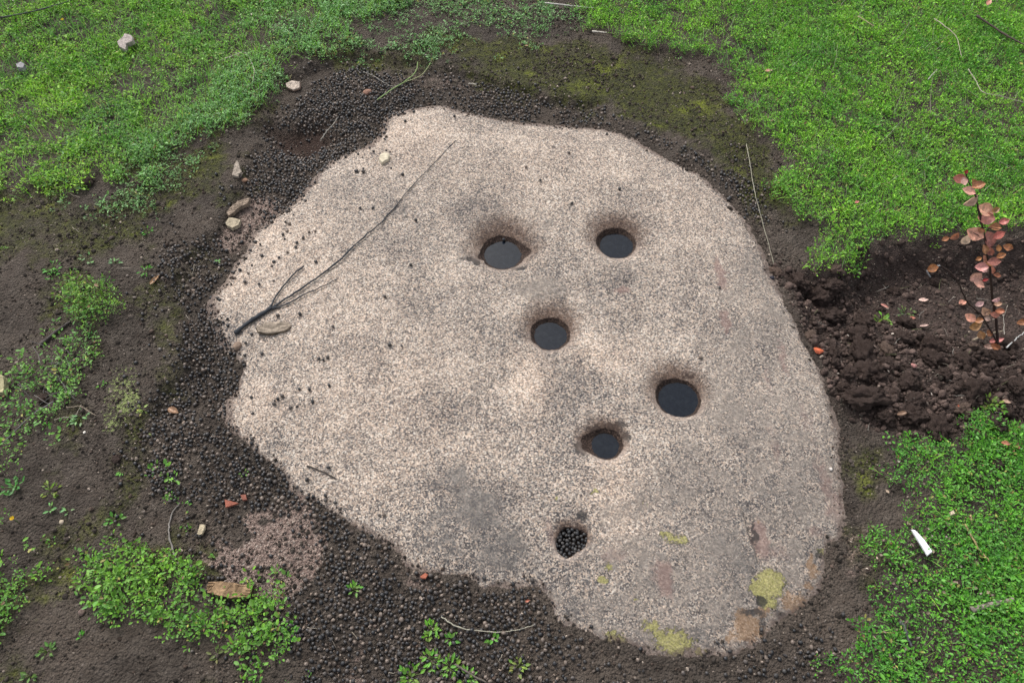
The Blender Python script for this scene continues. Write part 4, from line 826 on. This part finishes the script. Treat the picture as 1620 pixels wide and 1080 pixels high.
slab('stone_chip', [(1497,815),(1503,812),(1503,818),(1498,820)], .008, M_stone, (.5,.42,.30), 'small tan chip in the clover above the white shard', 'chip', .014)
for (a, b_, s_, col, lab) in [(582,148,7,(.25,.14,.10),'reddish brown stone among droppings at the far left boulder edge'),(376,548,8,(.22,.16,.12),'brown stone chip on the boulder edge below the flat bark piece'),(1460,988,0,(.1,.1,.1),''),(700,246,0,(.1,.1,.1),''),(387,286,5,(.30,.18,.12),'small orange stone beside the pale triangular chip'),(98,826,4,(.4,.33,.25),'small tan pebble on the near left bare soil'),(130,968,6,(.14,.10,.085),'brown pebble at the left foot of the clover patch'),(134,684,2.4,(.75,.70,.62),'white grain on the bare soil below the pale lichen patch'),(1434,885,0,(0,0,0),''),(1314,742,3,(.6,.55,.5),'white pebble at the right rim of the boulder'),(1221,440,4,(.03,.03,.04),'black pebble beside the pale clod on the boulder rim'),(1450,652,2.5,(.75,.75,.78),'white pebble on the heap of dug soil'),(1313,605,2.5,(.6,.57,.52),'pale grain on the boulder rim below the orange leaf')]:
    if s_ > 0:
        q = P(a, b_); r_ = s_/ppm(a, b_); V, F = lump(3, a*.1, .25, 1.2, (1,.8,.6), octv=3)
        tag(obj('pebble', mesh('pebble', V*r_, F, M_stone, True, None, np.tile(col, (len(V),1))), None, (q.x, q.y, q.z + r_*.35), (0,0,random.uniform(0,6))), lab, 'pebble')

# ------------------------------------------------------------------ fallen leaves
def fallen(px, py, L, col, label, rz, cup=.25, curl=.5, asp=.55, lift=.004, pitch=0.0, roll=0.0):
    l = .88*L/ppm(px, py); V, F, C_ = leaf_shape(l, l*asp, curl, cup, col); V = [(x-l/2, y, z) for x, y, z in V]
    q = P(px, py, lift)
    tag(obj('fallen_leaf', pmesh('fallen_leaf', V, F, M_redleaf, True, np.array(C_)), None, q, (roll, pitch, rz)), label, 'leaf', 'fallen leaves on the soil and grass')
RED, PNK, BRN, ORG = (.36,.095,.05), (.56,.30,.24), (.26,.14,.075), (.52,.12,.05)
fallen(1297,552,21,ORG,'glossy orange red leaf on the boulder edge by the pitted clod',-.1,-.25,-.5,.68,.009)
fallen(1399,486,18,(.45,.19,.15),'narrow pink leaf standing on the dug heap',-1.0,.5,.7,.32,.014)
fallen(1461,475,17,(.66,.45,.38),'pale pink leaf on the dug slope above the heap',-.15,.2,.5,.5,.008)
fallen(1462,516,16,(.60,.42,.36),'pale pink curled leaf near the green tuft on the heap',-.1,.4,.8,.32,.008)
fallen(1444,503,10,(.42,.15,.10),'small red leaf beside the green tuft on the heap',-.3,.2,.4,.6,.008)
fallen(1448,576,15,(.40,.19,.17),'dusty pink leaf in the middle of the dug heap',.1,-.3,-.7,.6,.016)
fallen(1523,479,15,(.50,.23,.16),'pinkish leaf on the slope left of the sapling',.2,.2,.4,.75,.010)
fallen(1592,636,14,(.50,.33,.24),'pale leaf at the right edge of the heap',-.5,.3,.5,.55,.012)
fallen(1524,643,18,RED,'red brown leaf half buried on the right of the heap',-.2,-.2,-.5,.7,.016)
fallen(1591,702,15,(.36,.14,.08),'orange brown leaf in the clover at the right edge',-.4,.3,.5,.6,.018)
fallen(1610,708,12,(.30,.12,.06),'small brown leaf at the right frame edge in the clover',-.6,.3,.5,.5,.018)
fallen(1216,113,13,(.42,.20,.14),'reddish leaf in the grass nearest the far boulder edge',-.2,.2,.5,.55,.022)
fallen(1356,320,9,(.50,.16,.15),'small red leaf in the grass above the dug slope',.2,.2,.4,.6,.022)
fallen(1564,5,16,(.50,.22,.16),'pink leaf in the far right corner',.9,.2,.5,.5,.04)
fallen(246,443,24,(.30,.17,.08),'long orange brown leaf on the soil left of the boulder',.95,.3,.4,.36,.006)
fallen(276,651,29,(.28,.16,.09),'curled brown leaf on the droppings beside the pale lichen',-.5,.35,.5,.42,.010)
fallen(1478,501,16,(.30,.16,.07),'brown leaf on the slope just below the bent straw',.35,.3,.5,.45,.020) if False else None
fallen(1427,655,20,(.20,.12,.075),'dull brown leaf on the near side of the dug heap',.15,.3,.6,.4,.018)
fallen(835,950,9,(.35,.09,.04),'tiny red leaf on the droppings at the near boulder corner',.3,.2,.4,.5,.010)
fallen(1480,424,18,(.36,.15,.08),'curled orange leaf hanging on the bent straw',.35,.3,.7,.4,.020)

# ------------------------------------------------------------------ sapling with reddish leaves
base = P(1578,548)
def up_pt(px, py, dy=0.0):                           # a point of the plant: on the upright plane through its base, dy towards the viewer
    yb = base.y - dy; dx = px-810; dv = 540-py; t = yb/(cp*FPX + sp*dv)
    return Vector((dx*t, yb, CAM_H + (-sp*FPX + cp*dv)*t))
sap = bpy.data.objects.new('sapling', None); link(sap); sap.location = base
tag(sap, 'thin upright sapling with pinkish red leaves on the dug soil', 'sapling')
inv = Matrix.Translation(-base)
b = Build(); SC = (.045,.026,.022)
o_ = (1380,250); Zf = 3.375
def sp_(a, c_, dy=0.0): return up_pt(o_[0]+a/Zf, o_[1]+c_/Zf, dy)
main = smooth_path([base] + [sp_(*q) for q in [(660,870),(640,740),(630,620),(610,480),(580,350),(560,230),(520,140),(500,85)]], 6, .0008)
b.tube(main, .0034, .0011, SC, 7, .15)
side = smooth_path([base + Vector((-.012,-.005,.02)), sp_(590,850,.02), sp_(510,770,.04), sp_(460,670,.05), sp_(420,615,.05), sp_(350,565,.04)], 6, .0006)
b.tube(side, .0024, .0010, SC, 6, .08)
for (a, c_) in [((632,640),(580,640)),((612,480),(660,470)),((600,430),(540,400)),((585,370),(690,380)),((620,560),(690,550)),((645,780),(690,770)),((648,800),(600,830)),((610,520),(560,500))]:
    b.tube(smooth_path([sp_(*a), sp_(*c_, .01)], 3), .0012, .0008, SC, 5)
st = b.make('stem', M_twig, None, base); st.parent = sap; st.location = (0,0,0)
LV = [(470,110,60,-.2,0),(490,125,40,-1.2,1),(503,72,22,1.2,3),(540,130,45,2.2,2),(570,148,58,.15,2),(515,180,62,-.5,1),(525,220,72,.9,1),(610,280,85,-.5,1),(660,275,36,.5,2),(610,320,75,-.1,1),(705,340,45,.2,0),(655,373,55,-.2,2),(550,405,82,-.45,1),(585,385,40,-.3,2),(625,440,88,-1.1,0),(498,432,52,1.3,4),(440,412,46,1.0,2),(393,433,34,.3,2),(680,412,55,.6,0),(725,475,46,-.3,2),(598,490,48,-1.2,2),(632,498,48,-1.0,0),(675,482,34,-1.2,2),(690,520,42,.4,2),(597,545,46,-1.3,0),(570,538,28,.3,2),(655,553,62,.05,0),(630,565,36,-.2,2),(585,583,60,-.1,1),(642,600,38,-1.2,0),(668,627,34,-.3,2),(557,630,62,.9,1),(570,675,56,-.6,1),(605,650,26,.3,3),(600,595,30,-.4,4),(660,750,36,.8,4),(672,778,36,.1,1),(575,775,40,.6,4),(607,820,52,-.8,1),(655,835,44,-.3,0),(682,818,40,-.2,2),(522,852,56,-.6,1),(555,893,56,.5,2),(575,865,40,.3,2),(612,858,30,-.4,4),(583,945,46,-1.0,2),(625,935,36,-.9,2),(683,970,36,.5,0),(655,1010,50,-.6,2),(620,1008,40,-.2,4),(645,975,30,.3,0),(800,875,44,.2,2),(325,588,50,.45,2)]
LC = [(.44,.17,.12),(.62,.33,.27),(.38,.165,.075),(.28,.02,.02),(.68,.46,.40)]
b = Build()
for (a, c_, L_, an, k) in LV:
    dy = random.uniform(-.03,.04) if c_ < 800 else random.uniform(0,.04)
    q = sp_(a, c_, dy); l = L_*1.18/Zf/ (FPX/((q.y*cp) + (CAM_H-q.z)*sp)); col = tuple(x_*random.uniform(.88,1.12) for x_ in LC[k])
    V, F, C_ = leaf_shape(l, l*random.uniform(.58,.72), random.uniform(.1,1.1), random.uniform(.28,.55), col, 7)
    # leaf length runs in the plane facing the viewer, turned by an; tilt varies
    fx = Vector((math.cos(an), math.sin(an)*.35, -math.sin(an)*-1.0)).normalized() if False else Vector((math.cos(an), .45*math.sin(an), .85*math.sin(an))).normalized()
    nrm = (Vector((0,-.62,.78)) + Vector((random.uniform(-.75,.75), random.uniform(-.35,.35), random.uniform(-.5,.5)))).normalized()
    fy = nrm.cross(fx).normalized(); nz = fx.cross(fy)
    V = [q + fx*(v[0]-l/2) + fy*v[1] + nz*v[2] - nz*l*.1 for v in V]
    b.add(V, F, np.array(C_))
fo = b.make('foliage', M_redleaf, None, base); fo.parent = sap; fo.location = (0,0,0)
# bare white stems right of the sapling
strand('straw', [(1588,552),(1589,530),(1588,510),(1587,498)], .0014, (.45,.42,.36), M_straw, 'thin straight straw standing at the right foot of the sapling', 'straw', [0,.02,.04,.05])
strand('straw', [(1592,550),(1603,540),(1612,532),(1624,522)], .0024, (.50,.50,.48), M_straw, 'pale split straw at the right frame edge by the sapling', 'straw', .02)

# ------------------------------------------------------------------ single seedlings
def seedling(px, py, R_, nl, label, group, a=YEL, bcol=DEEP, H=.012, asp=.5, L=(.008,.014)):
    q = P(px, py); R_m = R_/ppm(px, py); b = Build()
    for k in range(nl):
        th = random.uniform(0,6.28); rr = R_m*math.sqrt(random.random()); l = random.uniform(*L); t = random.random()
        col = [(a[i]*(1-t)+bcol[i]*t)*random.uniform(.8,1.2) for i in range(3)]
        x_ = rr*math.cos(th); y_ = rr*math.sin(th); hz = H*random.uniform(.3,1)*(1-.5*rr/R_m)
        V, F, C_ = leaf_shape(l, l*asp, random.uniform(-.6,.4), .15, col, 3)
        m_ = Matrix.Translation((x_, y_, hz)) @ Matrix.Rotation(th + random.gauss(0,.5), 4, 'Z') @ Matrix.Rotation(-random.uniform(.0,.8), 4, 'Y')
        b.add([m_ @ Vector(v) for v in V], F, np.array(C_))
        if k % 2 == 0: b.tube([Vector((0,0,-.002)), Vector((x_*.5, y_*.5, hz*.7)), Vector((x_, y_, hz))], .0008, .0006, (.14,.20,.05), 4)
    o = b.make('seedling', M_leaf, None, (0,0,0)); o.location = q
    return tag(o, label, 'seedling', group)
for (a, c_, R_, nl, lab, col) in [(138,411,11,12,'blue green rosette seedling alone on the dark soil above the mossy clump',SAGE),(118,660,0,0,'',0),(128,660,12,16,'sage green seedling on bare soil left of the pale lichen',SAGE),(24,770,16,26,'bushy green seedling at the left edge below the weeds',(.08,.24,.05)),(80,778,14,16,'yellowish seedling right of the bushy one at the left edge',(.16,.24,.03)),(228,650,8,12,'yellow green rosette beside the pale lichen patch',(.28,.36,.08)),(85,425,12,18,'pair of feathery green sprouts above the mossy clump',DEEP),(683,998,14,26,'bright green clover sprig nearest the middle of the dropping bed',(.15,.34,.04)),(683,1045,14,24,'bright green clover sprig just behind the one at the near edge',(.15,.34,.04)),(712,1055,15,30,'leafy clover sprig right of two others at the near edge',(.14,.32,.04)),(738,1072,14,22,'clover sprig at the near edge beside the dark twig',(.14,.32,.04)),(650,1070,18,36,'dense green sprig at the near edge of the dropping bed',(.12,.28,.03)),(561,934,8,12,'tiny clover sprig alone on the droppings left of the near boulder edge',(.14,.32,.04)),(714,1012,7,10,'tiny sprout above the long arched stalk',(.12,.3,.04)),(780,1012,7,10,'tiny sprout below the long arched stalk',(.12,.3,.04)),(820,1055,12,16,'yellow green sprout at the near edge right of the dark twig',(.2,.28,.05)),(1303,498,9,16,'green tuft between dark clods nearest the boulder',(.10,.24,.03)),(1395,508,13,24,'bright green tuft on the dug heap',(.16,.32,.03)),(1432,497,12,16,'olive green tuft right of the bright one on the heap',(.13,.20,.06)),(1567,640,16,30,'yellow green grassy tuft at the right of the heap',(.2,.30,.04)),(1348,432,10,16,'green sprig just below the tongue of cover',(.1,.26,.03)),(1530,712,0,0,'',0),(1290,440,0,0,'',0),(85,440,8,8,'tiny sprout above the mossy clump on dark soil',DEEP),(235,365,9,9,'small feathery seedling left of the chip strewn soil',DEEP),(230,430,10,12,'feathery green seedling above the long brown leaf',DEEP),(183,416,7,8,'small sprout right of the blue green rosette',SAGE),(460,1000,10,14,'small sprig at the left of the near dropping bed',DEEP),(345,1035,10,12,'olive sprig on bare soil below the clover patch',(.14,.18,.05)),(1255,220,0,0,'',0),(1165,165,9,12,'sage sprig on moss at the corner of the bright cover',SAGE),(1135,205,0,0,'',0),(1150,25,0,0,'',0),(75,1030,12,16,'faint green sprig on bare soil at the near left',(.1,.2,.04)),(48,1070,8,10,'small green sprig on bare soil in the near left corner',(.1,.2,.04)),(80,805,6,6,'two leaf sprout on the near left bare soil',SAGE),(108,808,5,5,'tiny sprout right of the two leaf sprout',SAGE),(182,825,11,12,'dark green sprout on bare soil between clover patch and edge',DEEP)]:
    if nl: seedling(a, c_, R_, nl, lab, 'single seedlings on bare soil', col, tuple(x_*.7 for x_ in col))
xs, ys = scatter(bare*np.clip(NZ1*2+.1, 0, 1)*(1-z_dug)*(1-.7*Z_PEL)*((GXX < -.45) | (GYY > 2.25)), 85)
for k in range(len(xs)):
    d_ = ys[k]*cp + CAM_H*sp; u = 810 + xs[k]/d_*FPX; v = 540 - (ys[k]*sp - CAM_H*cp)/d_*FPX
    if 0 < u < 1620 and 0 < v < 1080 and float(rock_d(xs[k], ys[k])) < -.03:
        seedling(u, v, random.uniform(4,8), random.randint(5,9), 'very small green sprout scattered on the bare soil around the weeds', 'tiny sprouts scattered on bare soil', random.choice([SAGE, DEEP, (.16,.24,.05)]), DEEP, .006, .5, (.005,.010))

for k in range(46):                                   # root fibres and grass scraps in the dug heap
    a, c_ = random.uniform(1275,1610), random.uniform(445,690); th = random.uniform(0,6.28); L_ = random.uniform(7,24)
    if float(rock_d(*at(a, c_))) > -.03: continue
    strand('root_fibre', [(a,c_),(a+L_*.5*math.cos(th)+random.uniform(-4,4), c_+L_*.4*math.sin(th)),(a+L_*math.cos(th), c_+L_*.8*math.sin(th))], .0007, random.choice([(.30,.26,.2),(.20,.22,.10),(.16,.13,.11),(.36,.34,.30)]), M_straw,
        'thin root fibre sticking out of the dug soil right of the boulder', 'root', random.uniform(.008,.022), 'root fibres in the dug soil', sides=5, n_=3, knots=0)
# yellow flowers
for (px, py, lab) in [(99,32,'small yellow flower in the far left grass'),(20,820,'small yellow flower in the weeds at the near left edge')]:
    q = P(px, py, .028); b = Build(); fl = bpy.data.objects.new('flower', None); link(fl); fl.location = q; tag(fl, lab, 'flower')
    for k in range(8):
        V, F, C_ = leaf_shape(.007, .004, .5, .2, (.75,.50,.02), 3); m_ = Matrix.Rotation(k*math.pi/4, 4, 'Z') @ Matrix.Rotation(-.4, 4, 'Y'); b.add([m_ @ Vector(v) for v in V], F, np.array(C_))
    V, F = ICO[2]; b.add(V*np.array((.0025,.0025,.0015)), [tuple(f) for f in F], (.5,.28,.01))
    o = b.make('blossom', M_leaf, None, (0,0,0)); o.parent = fl
    b = Build(); b.tube([Vector((0,0,-.03)), Vector((.002,0,-.012)), Vector((0,0,0))], .0009, .0008, (.12,.22,.04), 5); o = b.make('stem', M_leaf, None, (0,0,0)); o.parent = fl
